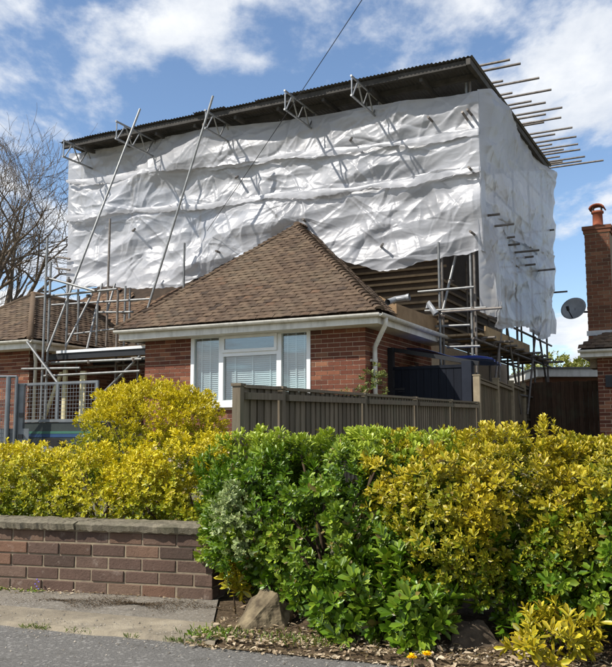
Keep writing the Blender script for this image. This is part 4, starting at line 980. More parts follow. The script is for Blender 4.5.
# ------------------------------------------------------------------ right: neighbour's house, gate, garage
def build_right():
    bN = 5.5; aC = 2.73; ze = 2.76; g0 = gnd(3.5, bN)
    nb = thing('neighbour_house', 'red brick house with tall chimney stack beyond the dark wooden gate', 'house', H(4.5, bN, g0))
    v = MB(); v.hbox(aC, 9.5, bN, bN + .25, .2, ze - .07); v.hbox(aC, aC + .25, bN + .251, bN + 7, .2, ze - .07); wl = v.build('wall', 'mortar', nb)
    brick_face(wl, H(aC, bN, 0), RX, -NX, 1.5, .98, ze - .08, 'brick_red', proud=.007)
    brick_face(wl, H(aC, bN + 3, 0), -NX, -RX, 3.0, .98, ze - .08, 'brick_dull', proud=.007, single=False)
    eL, eR = H(aC - .3, bN - .4, ze), H(9.9, bN - .4, ze); up = (NX + UP * .75).normalized()
    rid0, rid1 = H(aC + 3.2, bN + 3.1, ze + 2.65), H(8, bN + 3.1, ze + 2.65)
    r = MB(); r.quad(eL - UP * .03, eR - UP * .03, rid1 - UP * .03, rid0 - UP * .03); bk = H(aC - .3, bN + 6.6, ze); r.quad(eL - UP * .03, rid0 - UP * .03, bk - UP * .03); rf = r.build('roof', 'dark_timber', nb)
    uu = (rid0 - eL); xa = uu.dot(RX); vv = uu - RX * xa; h = vv.length; vv /= h
    tile_slope(rf, eL - vv * .03, RX, vv, 3.0, lambda x, y: 0 < x < 2.6 and x > xa * y / h and y < 1.7, 'tile')
    f = MB(); f.hbox(aC - .27, 9.8, bN - .37, bN - .35, ze - .17, ze - .02); f.hbox(aC - .27, aC - .25, bN - .349, bN + 6, ze - .17, ze - .02); f.build('fascia', 'white_paint', nb)
    s = MB(); s.hbox(aC - .248, 9.8, bN - .348, bN - .01, ze - .168, ze - .15); s.hbox(aC - .248, aC - .012, bN, bN + 6, ze - .168, ze - .15); s.build('soffit', 'white_paint', nb)
    gutter_run(nb, H(aC - .3, bN - .42, ze - .03), H(9.8, bN - .42, ze - .04))
    # chimney
    bc = bN + .05; c0, c1 = 2.575, 3.065; zt = 5.34
    ch = put('chimney', None, nb); ch.matrix_parent_inverse = Matrix.Translation(-nb.location)
    v = MB(); v.hbox(c0, c1, bc, bc + .47, 2.4, zt - .15); st = v.build('stack', 'mortar_grey', None); st.parent = ch
    def bf(p0, u, n, wd, z0, z1, ph):
        k = 0; z = z0; me = beveled_brick('brick', 'brick_dull', 1, 1, 1, 0)
        while z + .06 < z1:
            x = -(((k + ph) % 2) * .1125)
            while x < wd:
                s0, s1 = max(0, x), min(wd, x + .213)
                if s1 - s0 > .03:
                    o = put('brick', me, ch, basis(u * (s1 - s0), n * .04, UP * .065, p0 + u * (s0 + s1) / 2 + n * (-.02 + .006 + random.uniform(-.002, .002)) + UP * (z + .0325))) ; o.matrix_parent_inverse = Matrix()
                x += .225
            z += .075; k += 1
    bf(H(c0, bc, 0), RX, -NX, c1 - c0, 3.0, zt - .16, 0); bf(H(c0, bc + .47, 0), -NX, -RX, .47, 3.0, zt - .16, 1)
    v = MB(); v.hbox(c0 - .025, c1 + .025, bc - .025, bc + .495, zt - .15, zt - .075); v.hbox(c0 - .045, c1 + .045, bc - .045, bc + .515, zt - .074, zt); o = v.build('crown', 'brick_dull', None); o.parent = ch
    pc = H((c0 + c1) / 2 + .0, bc + .22, zt); v = MB(); v.lathe(pc, [(.0, .34), (.09, .34), (.095, .0), (.125, .0), (.12, .05), (.105, .07), (.1, .3), (.125, .31), (.125, .35), (.10, .36)], 20); o = v.build('chimney_pot', 'pot', None, True); o.parent = ch
    v = MB(); q = pc + UP * .36
    for i in range(9):
        t0, = (math.pi * (.05 + .9 * i / 8),)
        for yy in (-.13, .13): p = q + RX * math.cos(t0) * .165 + UP * (math.sin(t0) * .12 + .02) + NX * yy; v.v.append(tuple(p))
    for i in range(8): v.f.append((2 * i, 2 * i + 1, 2 * i + 3, 2 * i + 2))
    o = v.build('cowl', 'pot', None, True); o.parent = ch; md = o.modifiers.new('thick', 'SOLIDIFY'); md.thickness = .03
    for i in range(4):
        t = math.pi / 4 + i * math.pi / 2; o = tube('cowl_leg', pc + RX * .1 * math.cos(t) + NX * .1 * math.sin(t) + UP * .3, pc + RX * .12 * math.cos(t) + NX * .1 * math.sin(t) + UP * .46, None, 'galv_rusty', .012); o.parent = ch
    v = MB(); v.hbox(c0 - .03, c1 + .03, bc - .03, bc - .012, 3.06, 3.16); o = v.build('flashing', 'lead', None); o.parent = ch
    # security light and small dark vent on the wall
    v = MB(); v.box(H(aC + .36, bN - .06, 2.42), RX * .03, NX * .05, UP * .03); v.build('security_light', 'white_upvc', nb)
    v = MB(); v.box(H(aC + .22, bN - .04, 2.12), RX * .07, NX * .03, UP * .12); v.build('wall_box', 'black', nb)
    # dish
    dc = HBW(574.5, 309.5, bc + .1); dn = (-NX * 1.0 - RX * .25 + UP * .35).normalized(); x = dn.cross(UP).normalized(); y = x.cross(dn)
    d = thing('satellite_dish', 'grey satellite dish bracketed to the side of the brick chimney', 'satellite dish', H(c0, bc + .25, 3.5))
    v = MB(); nr, na = 6, 28
    for i in range(nr + 1):
        r_ = .27 * i / nr
        for k in range(na): t = 2 * math.pi * k / na; v.v.append(tuple(dc + x * r_ * math.cos(t) + y * r_ * .9 * math.sin(t) + dn * (.9 * r_ * r_)))
    for i in range(nr):
        for k in range(na): a = i * na + k; b = i * na + (k + 1) % na; v.f.append((a, b, b + na, a + na))
    o = v.build('reflector', 'dish', d, True); md = o.modifiers.new('t', 'SOLIDIFY'); md.thickness = .008
    v = MB(); v.tube([dc - y * .22 + dn * .03, dc - y * .14 + dn * .30], .012, 8); v.build('feed_arm', 'black', d); v = MB(); v.tube([dc - y * .15 + dn * .27, dc - y * .09 + dn * .34], .03, 10); v.build('receiver', 'black', d)
    v = MB(); v.tube([dc - dn * .01, dc - dn * .12, H(c0 + .02, bc + .25, dc.z - .05)], .02, 8); v.build('bracket', 'black', d)
    # dark wooden gate between fence end and neighbour's wall
    gt = thing('wooden_gate', 'dark brown close boarded wooden gate beside the neighbouring brick wall', 'gate', H(2.0, 7.2, gnd(2, 7.2)))
    p0 = Vector((5.05, 19.2, 0)); p1 = H(aC - .02, bN + 1.3, 0); dv = p1 - p0; L = dv.length; dv /= L; nn = Vector((-dv.y, dv.x, 0)); n = 17; w_ = L / n
    for i in range(n):
        c = p0 + dv * (i + .5) * w_; gr = gz(c.x, c.y); z1 = 2.22 + .02 * random.random(); v = MB(); v.box((c.x, c.y, (gr + z1) / 2), dv * (w_ / 2 - .004) + nn * .004, nn * .011, UP * (z1 - gr) / 2); v.build('board', 'gate_wood', gt)
    for z in (.8, 1.4, 2.05): v = MB(); v.bar(Vector((p0.x, p0.y, z)) + nn * .03, Vector((p1.x, p1.y, z)) + nn * .03, .04, .09, nn); v.build('rail', 'gate_wood', gt)
    # flat roofed garage beyond
    ga = thing('garage', 'flat roofed garage with pale fascia beyond the dark wooden gate', 'garage', (8.2, 25, .48))
    for nm, mt, lo, hi in (('wall', 'brick_dull', (6.75, 24.2, .4), (11, 28, 2.72)), ('fascia', 'white_paint', (6.55, 24.0, 2.73), (11.2, 28.2, 2.95)), ('flat_roof', 'roof_metal', (6.5, 23.95, 2.954), (11.25, 28.25, 3.0))):
        lo, hi = Vector(lo), Vector(hi); v = MB(); v.box((lo + hi) / 2, ((hi - lo).x / 2, 0, 0), (0, (hi - lo).y / 2, 0), (0, 0, (hi - lo).z / 2)); v.build(nm, mt, ga)
    v = MB(); v.box((7.9, 24.19, 1.45), (.9, 0, 0), (0, .03, 0), (0, 0, .95)); v.build('garage_door', 'white_paint', ga)
build_right()

# ------------------------------------------------------------------ left: caged trailer and mesh fence panel
def build_left():
    o = Vector((-4.22, 12.5, 0)); u = RX; n = -NX; g = gz(o.x, o.y)
    t = thing('caged_trailer', 'dark green trailer with a grey wire mesh cage parked in front of the house', 'trailer', (o.x, o.y, g))
    def P(x, y, z): q = o + u * x - n * y; return Vector((q.x, q.y, z))
    Lt, Wt = 1.5, .9
    def bx(mb, x0, x1, y0, y1, z0, z1): mb.box(P((x0 + x1) / 2, (y0 + y1) / 2, (z0 + z1) / 2), u * (x1 - x0) / 2, n * (y1 - y0) / 2, UP * (z1 - z0) / 2); return mb
    b = MB(); bx(b, 0, Lt, 0, .03, .82, 1.2); bx(b, 0, Lt, Wt - .03, Wt, .82, 1.2); bx(b, 0, .03, .031, Wt - .031, .82, 1.2); bx(b, Lt - .03, Lt, .031, Wt - .031, .82, 1.2); bx(b, 0, Lt, 0, Wt, .76, .815); b.build('body', 'trailer_green', t)
    bx(MB(), .05, Lt - .05, -.008, -.001, .99, 1.035).build('stripe', 'stripe_blue', t); bx(MB(), .05, Lt - .05, -.008, -.001, 1.04, 1.075).build('stripe', 'stripe_green', t)
    r = MB(); bx(r, -.01, Lt + .01, -.02, .05, 1.205, 1.245); bx(r, -.01, Lt + .01, Wt - .05, Wt + .02, 1.205, 1.245); r.build('top_rail', 'steel_grey', t)
    for yy in (0,):
        f = MB()
        for x in (0.02, .76, Lt - .02): bx(f, x - .02, x + .02, yy - .015, yy + .015, 1.246, 1.74)
        bx(f, 0, Lt, yy - .015, yy + .015, 1.741, 1.775); f.build('cage_frame', 'steel_grey', t)
        m_ = MB()
        for x in np.arange(.06, Lt, .055): m_.tube([P(x, yy, 1.25), P(x, yy, 1.74)], .0035, 4, False)
        for z in np.arange(1.29, 1.74, .055): m_.tube([P(0, yy, z), P(Lt, yy, z)], .0035, 4, False)
        m_.build('wire_mesh', 'steel_grey', t, kind='stuff')
    for yy in (-.06, Wt + .06):
        w_ = put('wheel', None, t); w_.matrix_parent_inverse = Matrix.Translation(-t.location); c = P(.75, yy, g + .28)
        for nm, mt, rr, hw in (('tyre', 'tyre', .28, .08), ('rim', 'steel_grey', .17, .085)):
            q = MB().tube([c - n * hw, c + n * hw], rr, 22).build(nm, mt, None, False); q.parent = w_
    MB().tube([P(Lt, .3, .78), P(Lt + .9, .45, .70), P(Lt, .7, .78)], .03, 8).build('drawbar', 'steel_grey', t); MB().tube([P(Lt + .75, .45, g), P(Lt + .75, .45, .72)], .025, 8).build('jockey_leg', 'steel_grey', t)
    MB().tube([P(.75, 0, g + .28), P(.75, Wt, g + .28)], .03, 8).build('axle', 'steel_grey', t); bx(MB(), .67, .83, .2, Wt - .2, g + .28, .757).build('suspension', 'steel_grey', t)
    # mesh site fence panel
    f = thing('site_fence_panel', 'grey tubular site fence panel with close mesh standing left of the trailer', 'fence panel', (-4.6, 12.0, gz(-4.6, 12)))
    def Q(px, z): d = ray(px, 400); k = 12.0 / d.y; return Vector((d.x * k, 12.0, z))
    g2 = gz(-4.6, 12); zt = 1.84
    for px, r_ in ((-30, .021), (7.8, .035), (16, .021)):
        tube('upright', Q(px, g2), Q(px, zt), f, 'steel_grey', r_)
    tube('rail', Q(-30, zt), Q(16, zt), f, 'steel_grey', .019); tube('rail', Q(-30, g2 + .15), Q(16, g2 + .15), f, 'steel_grey', .019)
    m_ = MB()
    for px in np.arange(-28, 16, 2.1): m_.tube([Q(px, g2 + .15), Q(px, zt)], .0025, 4, False)
    for z in np.arange(g2 + .2, zt, .06): m_.tube([Q(-30, z), Q(16, z)], .0025, 4, False)
    m_.build('wire_mesh', 'steel_grey', f, kind='stuff')
    v = MB(); v.box(Q(8, g2 + .35) + Vector((0, .04, 0)), (.3, 0, 0), (0, .006, 0), (0, 0, .38)); v.build('lower_board', 'steel_grey', f)
    for px in (-29, 15): v = MB(); c = Q(px, g2 + .06); v.box(c, (.10, 0, 0), (0, .3, 0), (0, 0, .06)); v.build('foot_block', 'black', f)
    p = thing('gate_post', 'square grey steel gate post between site fence and trailer', 'post', Q(19.5, g2))
    v = MB(); c = Q(19.5, 0); v.box((c.x, c.y + .08, (g2 + 1.72) / 2), (.045, 0, 0), (0, .045, 0), (0, 0, (1.72 - g2) / 2)); v.build('shaft', 'steel_grey', p); v = MB(); v.box((c.x, c.y + .08, 1.73), (.055, 0, 0), (0, .055, 0), (0, 0, .012)); v.build('cap', 'steel_grey', p)
    for z in (1.3, 1.0): v = MB(); v.box((c.x + .03, c.y + .02, z), (.03, 0, 0), (0, .015, 0), (0, 0, .03)); v.build('hinge', 'black', p)
build_left()

# ------------------------------------------------------------------ overhead line
def build_cable():
    p0 = HBW(207, 231, BS - .25); d = ray(790, -665); p1 = CAM + d * (4.6 / d.y); pts = []
    for i in range(33): t = i / 32; pts.append(p0.lerp(p1, t) - UP * .10 * math.sin(math.pi * t))
    o = MB().tube(pts, .0055, 6).build('overhead_cable', 'cable', None, True); o['label'] = 'thin black overhead cable running from the sky down to the front sheeting'; o['category'] = 'cable'
build_cable()

# ------------------------------------------------------------------ planting
AXW = [tuple(-WD), tuple(WN)]; AXH = [(.935, -.354, 0), (.354, .935, 0)]; ID = [(1, 0, 0), (0, 1, 0)]
def hp(t, s, z):   # hedge line coordinates: along the road edge to the right, away from it, up
    return tuple(np.array([-.50, 4.12, 0]) + np.array(AXH[0]) * t + np.array(AXH[1]) * s + np.array([0, 0, z]))
def wp(t, s, z):   # garden wall coordinates: leftwards along it, behind it, up
    return tuple(np.array(W0) + np.array(WD) * t + np.array(WN) * s + np.array([0, 0, z]))
def build_planting():
    # golden hedge behind the wall: several bushes
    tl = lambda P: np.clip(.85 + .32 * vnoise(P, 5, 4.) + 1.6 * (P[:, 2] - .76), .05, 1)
    for i, (t, s, rx, ry, zc, rz, lab) in enumerate(((.35, .75, .62, .48, .52, .44, 'golden bush behind the wall, merging with the tall green hedge'), (1.2, .72, .66, .46, .46, .42, 'golden bush behind the middle of the low brick wall'), (2.1, .70, .66, .46, .455, .42, 'golden bush behind the low brick wall, in front of the gate post'))):
        g = thing('golden_bush', lab, 'bush', wp(t, s, gz(*wp(t, s, 0)[:2])), 'golden bushes behind the garden wall')
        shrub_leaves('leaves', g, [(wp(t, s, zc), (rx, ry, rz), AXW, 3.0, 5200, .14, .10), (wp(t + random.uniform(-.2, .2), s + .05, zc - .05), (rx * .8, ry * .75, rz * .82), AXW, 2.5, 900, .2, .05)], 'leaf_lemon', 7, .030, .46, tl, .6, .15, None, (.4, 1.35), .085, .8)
        stems(g, wp(t, s, 0.0), [wp(t + random.uniform(-.45, .45), s + random.uniform(-.3, .3), random.uniform(.5, .8)) for _ in range(7)])
    # round golden shrub in front of the house
    g = thing('golden_shrub', 'rounded bright yellow shrub in front of the bungalow window', 'shrub', (-1.62, 9.0, gz(-1.62, 9)))
    c = [(-1.98, 9.0, .93), (-1.62, 9.0, .98), (-1.25, 8.98, .95), (-1.62, 8.9, .70)]
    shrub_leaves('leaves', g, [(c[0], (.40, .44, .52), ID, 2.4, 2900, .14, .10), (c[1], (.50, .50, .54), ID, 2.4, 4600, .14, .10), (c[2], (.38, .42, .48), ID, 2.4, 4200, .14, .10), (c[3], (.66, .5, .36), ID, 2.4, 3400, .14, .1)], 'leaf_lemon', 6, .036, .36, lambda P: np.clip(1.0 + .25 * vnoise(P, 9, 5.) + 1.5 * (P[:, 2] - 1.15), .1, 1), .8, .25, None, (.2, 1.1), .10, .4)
    stems(g, (-1.62, 9.0, gz(-1.62, 9) - .02), [(-1.62 + random.uniform(-.6, .6), 9 + random.uniform(-.25, .25), random.uniform(.8, 1.2)) for _ in range(9)], .015)
    # tall green hedge
    g = thing('green_hedge', 'tall glossy green hedge growing beside the end of the brick wall', 'hedge', hp(.3, .75, .05))
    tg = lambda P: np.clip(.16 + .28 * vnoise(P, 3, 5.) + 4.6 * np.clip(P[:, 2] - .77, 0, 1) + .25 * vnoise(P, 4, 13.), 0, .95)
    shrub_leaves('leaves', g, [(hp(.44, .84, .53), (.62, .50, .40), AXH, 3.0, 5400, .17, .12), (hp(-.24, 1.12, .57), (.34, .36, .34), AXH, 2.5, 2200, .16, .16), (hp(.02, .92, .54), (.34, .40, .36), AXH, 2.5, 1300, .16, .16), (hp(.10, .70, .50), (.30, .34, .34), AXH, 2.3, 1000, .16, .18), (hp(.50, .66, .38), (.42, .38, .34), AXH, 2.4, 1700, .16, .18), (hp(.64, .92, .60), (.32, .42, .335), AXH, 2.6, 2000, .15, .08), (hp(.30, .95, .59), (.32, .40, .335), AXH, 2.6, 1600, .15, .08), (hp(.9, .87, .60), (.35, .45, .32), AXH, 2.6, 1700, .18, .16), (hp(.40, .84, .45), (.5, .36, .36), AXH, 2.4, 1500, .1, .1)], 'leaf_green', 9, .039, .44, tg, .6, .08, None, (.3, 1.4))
    stems(g, hp(.35, .8, .02), [hp(random.uniform(-.2, .95), random.uniform(.5, 1.0), random.uniform(.45, .9)) for _ in range(18)], .014)
    # golden hedge on the right
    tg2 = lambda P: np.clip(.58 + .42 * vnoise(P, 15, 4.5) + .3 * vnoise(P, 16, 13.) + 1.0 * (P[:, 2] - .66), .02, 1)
    g = thing('variegated_hedge', 'green and gold variegated hedge right of the glossy green one', 'hedge', hp(1.6, .8, .05))
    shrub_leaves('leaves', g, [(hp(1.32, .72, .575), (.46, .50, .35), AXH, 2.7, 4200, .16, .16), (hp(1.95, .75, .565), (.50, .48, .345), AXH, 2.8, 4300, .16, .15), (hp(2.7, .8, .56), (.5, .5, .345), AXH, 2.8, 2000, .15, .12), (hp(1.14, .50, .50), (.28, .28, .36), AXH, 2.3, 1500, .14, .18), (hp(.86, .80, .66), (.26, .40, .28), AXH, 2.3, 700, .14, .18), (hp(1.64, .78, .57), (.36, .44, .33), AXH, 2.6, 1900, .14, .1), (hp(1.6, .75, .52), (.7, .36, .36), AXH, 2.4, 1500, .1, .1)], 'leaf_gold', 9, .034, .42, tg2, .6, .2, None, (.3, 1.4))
    stems(g, hp(1.6, .85, .02), [hp(random.uniform(1.0, 2.6), random.uniform(.5, 1.1), random.uniform(.4, .85)) for _ in range(18)], .014)
    g = thing('green_bush', 'dark green broad leaved bush growing through the foot of the variegated hedge', 'bush', hp(1.9, .45, .05))
    shrub_leaves('leaves', g, [(hp(1.95, .46, .42), (.36, .30, .34), AXH, 2.3, 1200, .18, .22), (hp(1.50, .42, .36), (.26, .22, .22), AXH, 2.2, 520, .16, .24), (hp(2.45, .45, .47), (.35, .3, .38), AXH, 2.3, 900, .18, .2)], 'leaf_green', 9, .042, .46, lambda P: np.clip(.12 + .35 * vnoise(P, 23, 6.) + .25 * vnoise(P, 24, 14.), 0, .8), .6, .1, None, (.3, 1.4))
    stems(g, hp(1.9, .6, .02), [hp(random.uniform(1.4, 2.4), random.uniform(.3, .6), random.uniform(.25, .6)) for _ in range(8)], .012)
    g = thing('seedling_bush', 'low bush of fresh green leaves at the hedge foot beside the dandelions', 'bush', hp(.75, .32, .03))
    shrub_leaves('leaves', g, [(hp(.62, .28, .18), (.20, .16, .16), AXH, 2.2, 190, .12, .2), (hp(.95, .22, .17), (.20, .14, .16), AXH, 2.2, 190, .12, .2), (hp(.85, .38, .33), (.2, .16, .18), AXH, 2.2, 160, .12, .2)], 'leaf_green', 9, .062, .40, lambda P: np.clip(.15 + .15 * vnoise(P, 33, 6.), 0, .5), .9, .04, None, (.45, 1.35), .07, .5)
    stems(g, hp(.78, .34, .02), [hp(random.uniform(.5, 1.05), random.uniform(.2, .45), random.uniform(.15, .35)) for _ in range(9)], .006)
    g = thing('silver_shrub', 'small grey green variegated shrub against the green hedge above the wall end', 'shrub', hp(.1, .3, .05))
    shrub_leaves('leaves', g, [(hp(.02, .33, .56), (.10, .09, .14), AXH, 2.2, 300, .10, .25), (hp(.08, .31, .40), (.07, .07, .08), AXH, 2.2, 80, .10, .25)], 'leaf_silver', 9, .024, .46, lambda P: np.clip(.6 + .3 * vnoise(P, 43, 12.), 0, 1), .6, .04, None, (.45, 1.35), .05, .5)
    stems(g, hp(.2, .5, .02), [hp(.05 + random.uniform(-.1, .12), .36, random.uniform(.35, .65)) for _ in range(6)], .007)
    g = thing('yellow_sprig', 'small yellow leaved sprig growing against the end of the brick wall', 'sprig', hp(.02, .62, .05))
    shrub_leaves('leaves', g, [(hp(-.04, .50, .22), (.07, .06, .10), AXH, 2.0, 40, .08, .2)], 'leaf_gold', 8, .052, .40, lambda P: np.full(len(P), .85), .9, .03, None, (.45, 1.35), .05, .2)
    stems(g, hp(-.02, .54, .01), [hp(-.04 + random.uniform(-.06, .06), .50, random.uniform(.15, .28)) for _ in range(4)], .005)
    g = thing('yellow_sprig', 'bright yellow sprig spreading low under the dark green bush', 'sprig', hp(1.62, .12, .03))
    shrub_leaves('leaves', g, [(hp(1.60, .15, .12), (.15, .10, .10), AXH, 2.0, 90, .08, .2)], 'leaf_gold', 8, .055, .34, lambda P: np.full(len(P), .95), .9, .03, None, (.45, 1.35), .05, .2)
    stems(g, hp(1.62, .18, .01), [hp(1.6 + random.uniform(-.12, .12), .15, random.uniform(.08, .18)) for _ in range(5)], .005)
    # rose bush at the house corner behind the fence
    c = H(.12, -.25, 0); gr = gz(c.x, c.y)
    g = thing('climbing_shrub', 'straggly olive green shrub at the brick corner beside the white downpipe', 'shrub', (c.x, c.y, gr))
    shrub_leaves('leaves', g, [(tuple(c + Vector((-.12, 0, 1.45))), (.42, .25, .28), ID, 2.0, 150, .22, .3), (tuple(c + Vector((.1, 0, 1.72))), (.16, .15, .30), ID, 2.0, 70, .15, .3), (tuple(c + Vector((0, 0, 1.05))), (.45, .25, .4), ID, 2.0, 160, .2, .2)], 'leaf_rose', 7, .06, .45, lambda P: np.clip(.3 + .4 * vnoise(P, 51, 6.), 0, 1), .4, .5, None, (.45, 1.35), .1, .3)
    stems(g, (c.x, c.y, gr - .02), [tuple(c + Vector((random.uniform(-.4, .25), random.uniform(-.1, .1), random.uniform(1.3, 2.0)))) for _ in range(9)], .008)
build_planting()

# ------------------------------------------------------------------ stones, litter, weeds
def rock(name, label, pts, mat, seed):
    bm = bmesh.new()
    for p in pts: bm.verts.new(p)
    r = bmesh.ops.convex_hull(bm, input=list(bm.verts)); bmesh.ops.delete(bm, geom=list(set(r['geom_interior']) | set(r['geom_unused'])), context='VERTS') if (r['geom_interior'] or r['geom_unused']) else None
    bmesh.ops.triangulate(bm, faces=list(bm.faces))
    for _ in range(4): bmesh.ops.subdivide_edges(bm, edges=list(bm.edges), cuts=1, use_grid_fill=True)
    bm.normal_update(); P = np.array([v.co[:] for v in bm.verts]); a = .016 * vnoise(P, seed, 14.) + .010 * np.abs(vnoise(P, seed + 1, 40.)) + .006 * vnoise(P, seed + 2, 95.)
    for v, d in zip(bm.verts, a): v.co += v.normal * float(d)
    me = bpy.data.meshes.new(name); bm.to_mesh(me); bm.free(); me.materials.append(MT[mat]); o = put(name, me); o['label'] = label; o['category'] = 'rock'; return o
def at(px, py, z=.03): d = ray(px, py); t = (z - EYE) / d.z; return CAM + d * t
def build_small():
    b = at(256, 630, .03)
    f = lambda x, y, z: (b.x + x, b.y + y, z)
    rock('leaning_rock', 'pale slab of rock leaning at the hedge foot near the wall end', [f(-.15, -.02, .0), f(-.10, -.08, .0), f(-.16, .06, .01), f(.14, -.03, .0), f(.18, .10, .02), f(.05, .05, .225), f(.10, .0, .20), f(.17, .04, .13), f(.02, .09, .215), f(-.02, .2, .05)], 'rock', 3)
    b2 = at(473, 646, .03); f2 = lambda x, y, z: (b2.x + x, b2.y + y, z)
    rock('half_buried_rock', 'dark rounded rock half hidden under the variegated hedge', [f2(-.14, 0, .0), f2(-.11, -.07, .05), f2(.12, -.06, .03), f2(.15, .05, .0), f2(.05, .0, .14), f2(-.07, .02, .13), f2(-.02, .16, .02), f2(.08, -.08, 0), f2(-.05, -.1, 0)], 'rock_dark', 8)
    # leaf litter on the bed and along the wall
    n = 4600; t = rng.uniform(-.05, 3.0, n); s = np.abs(rng.normal(size=n)) * .20 - .05
    P = np.array([hp(a, b_, .0) for a, b_ in zip(t, s)]); P[:, 2] = np.where(s < 0, .004, .03 + .055 * np.clip(s / .5, 0, 1) ** 1.5) + rng.random(n) * .014
    D = nrmz(np.c_[rng.normal(size=(n, 2)), rng.normal(size=n) * .25]); Nn = nrmz(np.c_[rng.normal(size=(n, 2)) * .4, np.ones(n)]); ln = .007 + .034 * rng.random(n) ** 2.2
    lit = leaves('leaf_litter', P, D, Nn, ln, ln * .5, rng.random(n), 'leaf_dead', None, kind='stuff')
    n = 260; t = rng.uniform(0, 2.6, n); s = np.abs(rng.normal(size=n)) * .03 + .01
    k = rng.random(n) < .45; t[k] = rng.normal(size=k.sum()) * .25 + 1.25; s[k] *= 1.8
    P = np.array([wp(a, -b_, .034) for a, b_ in zip(t, s)]); P[:, 2] += rng.random(n) * .012
    D = nrmz(np.c_[rng.normal(size=(n, 2)), rng.normal(size=n) * .2]); ln = rng.uniform(.008, .026, n)
    leaves('wall_litter', P, D, nrmz(np.c_[rng.normal(size=(n, 2)) * .3, np.ones(n)]), ln, ln * .5, rng.random(n), 'leaf_dead', None, kind='stuff')
    # grit and small stones along the road edge, bed and pavement
    n = 4200; t = rng.uniform(-3.0, 2.6, n); s = rng.normal(size=n) * .10 + .02; k = rng.random(n) < .4; s[k] = rng.uniform(-.9, .8, k.sum())
    P = np.array([tuple(np.array(E0) + np.array(ED) * a + np.array(EN) * b_) for a, b_ in zip(t, s)]); P[:, 2] = np.where(s > .02, np.where(t < -.05, .03 + .05 * np.clip(s / .5, 0, 1), .029), .002); r_ = .0015 + .0065 * rng.random(n) ** 3
    tet = np.array([[1, 0, 0], [-.5, .87, 0], [-.5, -.87, 0], [.1, .1, .9]]); v = P[:, None] + tet[None] * r_[:, None, None] * rng.uniform(.6, 1.3, (n, 4, 1)); f = (np.array([[0, 1, 3], [1, 2, 3], [2, 0, 3]])[None] + np.arange(n)[:, None, None] * 4).reshape(-1, 3)
    put('grit', fast_mesh('grit', v.reshape(-1, 3), f, 'grit'), None, kind='stuff')
    # dark crumbs of earth on the pavement
    n = 4200; t = .42 + rng.normal(size=n) * .26 + .1 * np.sin(np.arange(n) * .37); s = -.23 + rng.normal(size=n) * .05 * (1.2 + np.sin(t * 13)) - .06 * (t - .4)
    P = np.array([wp(a, b_, .0335) for a, b_ in zip(t, s)]); D = nrmz(np.c_[rng.normal(size=(n, 2)), rng.normal(size=n) * .2]); ln = rng.uniform(.004, .012, n)
    MT['crumb'] = MT['soil']
    leaves('earth_crumbs', P, D, nrmz(np.c_[rng.normal(size=(n, 2)) * .3, np.ones(n)]), ln, ln * .6, rng.random(n), 'soil', None, kind='stuff')
    # grass along the kerb joint
    def blades(name, P, h, mat='grass'):
        n = len(P); D = nrmz(np.c_[rng.normal(size=(n, 2)) * .55, np.ones(n)]); ln = rng.uniform(.4, 1, n) * h
        leaves(name, P, D, nrmz(rng.normal(size=(n, 3))), ln, ln * .13, rng.random(n) ** 2 * .6, mat, None, kind='stuff')
    n = 800; t = np.where(rng.random(n) < .6, rng.uniform(.0, .75, n), rng.uniform(.85, 1.3, n)); keep = np.sin(t * 21) + np.sin(t * 9 + 1) > -.2
    t = t[keep]; P = np.array([tuple(E0 + ED * float(a) + EN * float(.015 + rng.normal() * .014) + UP * .002) for a in t]); blades('kerb_grass', P, .032)
    n = 420; P = np.array([hp(.08 + rng.normal() * .10 + (.42 if rng.random() < .5 else 0), .12 + rng.normal() * .05, .025) for _ in range(n)]); blades('verge_grass', P, .05)
    # weeds: little leafy clumps
    def weed(label, p, r, n, mat='leaf_green', ln=.035, flower=None, tone=.2):
        g = thing('weed', label, 'weed', p); q = rng.normal(size=(n, 3)) * np.array([r, r * .6, 0]) + np.array(p)
        D = nrmz(np.c_[rng.normal(size=(n, 2)), rng.uniform(.15, 1.1, n)]); l_ = rng.uniform(.5, 1, n) * ln
        leaves('leaves', q, D, nrmz(np.c_[rng.normal(size=(n, 2)) * .4, np.ones(n)]), l_, l_ * .4, np.clip(rng.normal(size=n) * .2 + tone, 0, 1), mat, g, kind='stuff')
        return g
    weed('leafy weed growing at the foot of the wall, beneath a pale mark', wp(1.42, -.03, .03), .055, 90, ln=.04)
    g = weed('low weed with a purple flower at the foot of the brick wall', wp(1.17, -.03, .03), .05, 60, ln=.03)
    fl = MB()
    for i in range(5):
        q = Vector(wp(1.13 + .012 * (i % 3), -.035, .045 + .014 * i)); fl.lathe(q, [(0, -.006), (.007, 0), (0, .006)], 6)
    fl.build('flower', 'purple_flower', g)
    weed('green weed clump at the kerb between the leaning rock and the pavement', hp(.03, .10, .025), .05, 150, ln=.045)
    weed('pinkish dry weed clump between the wall end and the leaning rock', hp(.02, .34, .035), .05, 130, 'leaf_dead', .035, tone=.5)
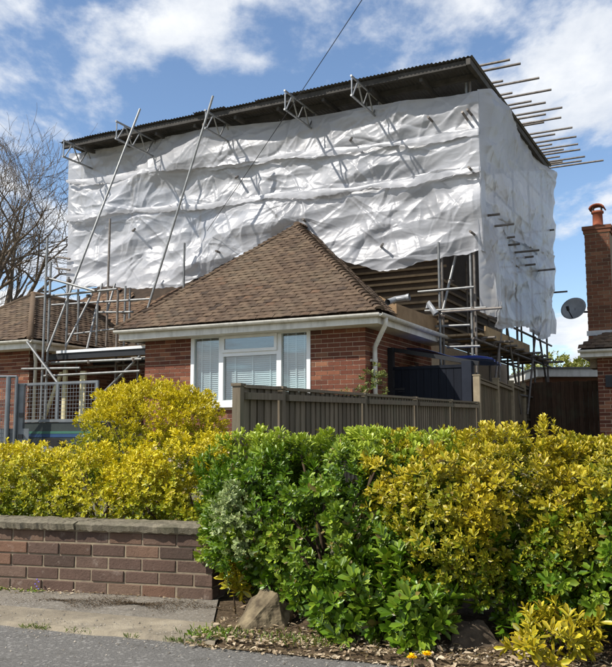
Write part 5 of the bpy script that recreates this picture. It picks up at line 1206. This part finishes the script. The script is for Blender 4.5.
    for i, (px, py) in enumerate(((412, 658), (427, 655))):
        p = at(px, py, .045); p0 = Vector((p.x, p.y, .012))
        g = thing('dandelion', 'small yellow dandelion flower on the dry verge under the hedge', 'flower', p0, 'dandelions on the verge')
        MB().tube([p0, p0.lerp(p, .5) + Vector((.003, 0, 0)), p], .0022, 6).build('stalk', 'leaf_green', g)
        n = 70; D = nrmz(np.c_[rng.normal(size=(n, 2)), rng.uniform(.1, 1.2, n)]); P = np.repeat(np.array(p)[None], n, 0); l_ = rng.uniform(.016, .027, n)
        h = leaves('petals', P, D, nrmz(np.c_[rng.normal(size=(n, 2)) * .3, np.ones(n)]), l_, l_ * .3, np.ones(n), 'leaf_lemon', g, kind='stuff'); h.data.materials.clear(); h.data.materials.append(MT['dandelion'])
    p = at(292, 655, .02); p0 = at(240, 640, .02)
build_small()

# ------------------------------------------------------------------ trees
def bare_tree():
    base = Vector((-10.3, 24, gz(-10.3, 24))); g = thing('bare_tree', 'large leafless tree with fine twigs rising behind the tiled roof', 'tree', base)
    R = random.Random(21); tr = MB(); br = MB(); tw = MB()
    def grow(p, d, ln, r, lvl):
        n = 4; pts = [p]; rad = [r]
        for i in range(n):
            d = (d + Vector((R.gauss(0, .13), R.gauss(0, .13), R.gauss(.03, .09)))).normalized(); p = p + d * ln / n; pts.append(p); rad.append(r * (1 - .5 * (i + 1) / n))
        (tr if lvl == 0 else br if lvl < 3 else tw).tube(pts, rad, 8 if lvl < 2 else 5 if lvl < 4 else 3, False)
        if lvl >= 6: return
        nch = (5, 4, 4, 4, 3, 3)[lvl]
        for k in range(nch):
            f = R.uniform(.35, 1.0) if k else 1.0; i = min(n, max(1, int(round(f * n)))); q = pts[i]
            ax = Vector((R.gauss(0, 1), R.gauss(0, 1), R.gauss(0, .5))); ax = (ax - d * ax.dot(d)).normalized()
            sp = R.uniform(.35, .85); nd = (d * math.cos(sp) + ax * math.sin(sp) + UP * .10).normalized()
            grow(q, nd, ln * R.uniform(.62, .8), max(.006, rad[i] * R.uniform(.6, .8)), lvl + 1)
    d0 = Vector((.05, 0, 1)); grow(base, d0, 4.0, .32, 0)
    # strong limb leaning towards the house
    grow(base + Vector((.1, 0, 2.8)), Vector((.75, -.1, .62)).normalized(), 2.9, .19, 1)
    tr.build('trunk', 'bark', g, True); br.build('branches', 'bark', g, True); tw.build('twigs', 'bark', g, kind='stuff')
bare_tree()
def leafy_tree(label, c, rad, n, group=None):
    base = (c[0], c[1], gz(c[0], c[1])); g = thing('leafy_tree', label, 'tree', base)
    MB().tube([base, (c[0] + .1, c[1], c[2] * .5), c], [.2, .15, .06], 8).build('trunk', 'bark', g, True)
    bl = [(tuple(np.array(c) + rng.normal(size=3) * np.array(rad) * .45), tuple(np.array(rad) * rng.uniform(.4, .6)), ID, 2.0, n // 7, .5, .25) for _ in range(7)]
    shrub_leaves('crown', g, bl, 'leaf_tree', 5, .16, .5, lambda P: np.clip(.4 + .4 * vnoise(P, 61, 2.), 0, 1), .4, .8, None, (.45, 1.35), .35, .6)
leafy_tree('spring green tree beyond the garage, seen under the sheeting', (11.2, 36, 3.3), (2.8, 1.8, 1.5), 5200)
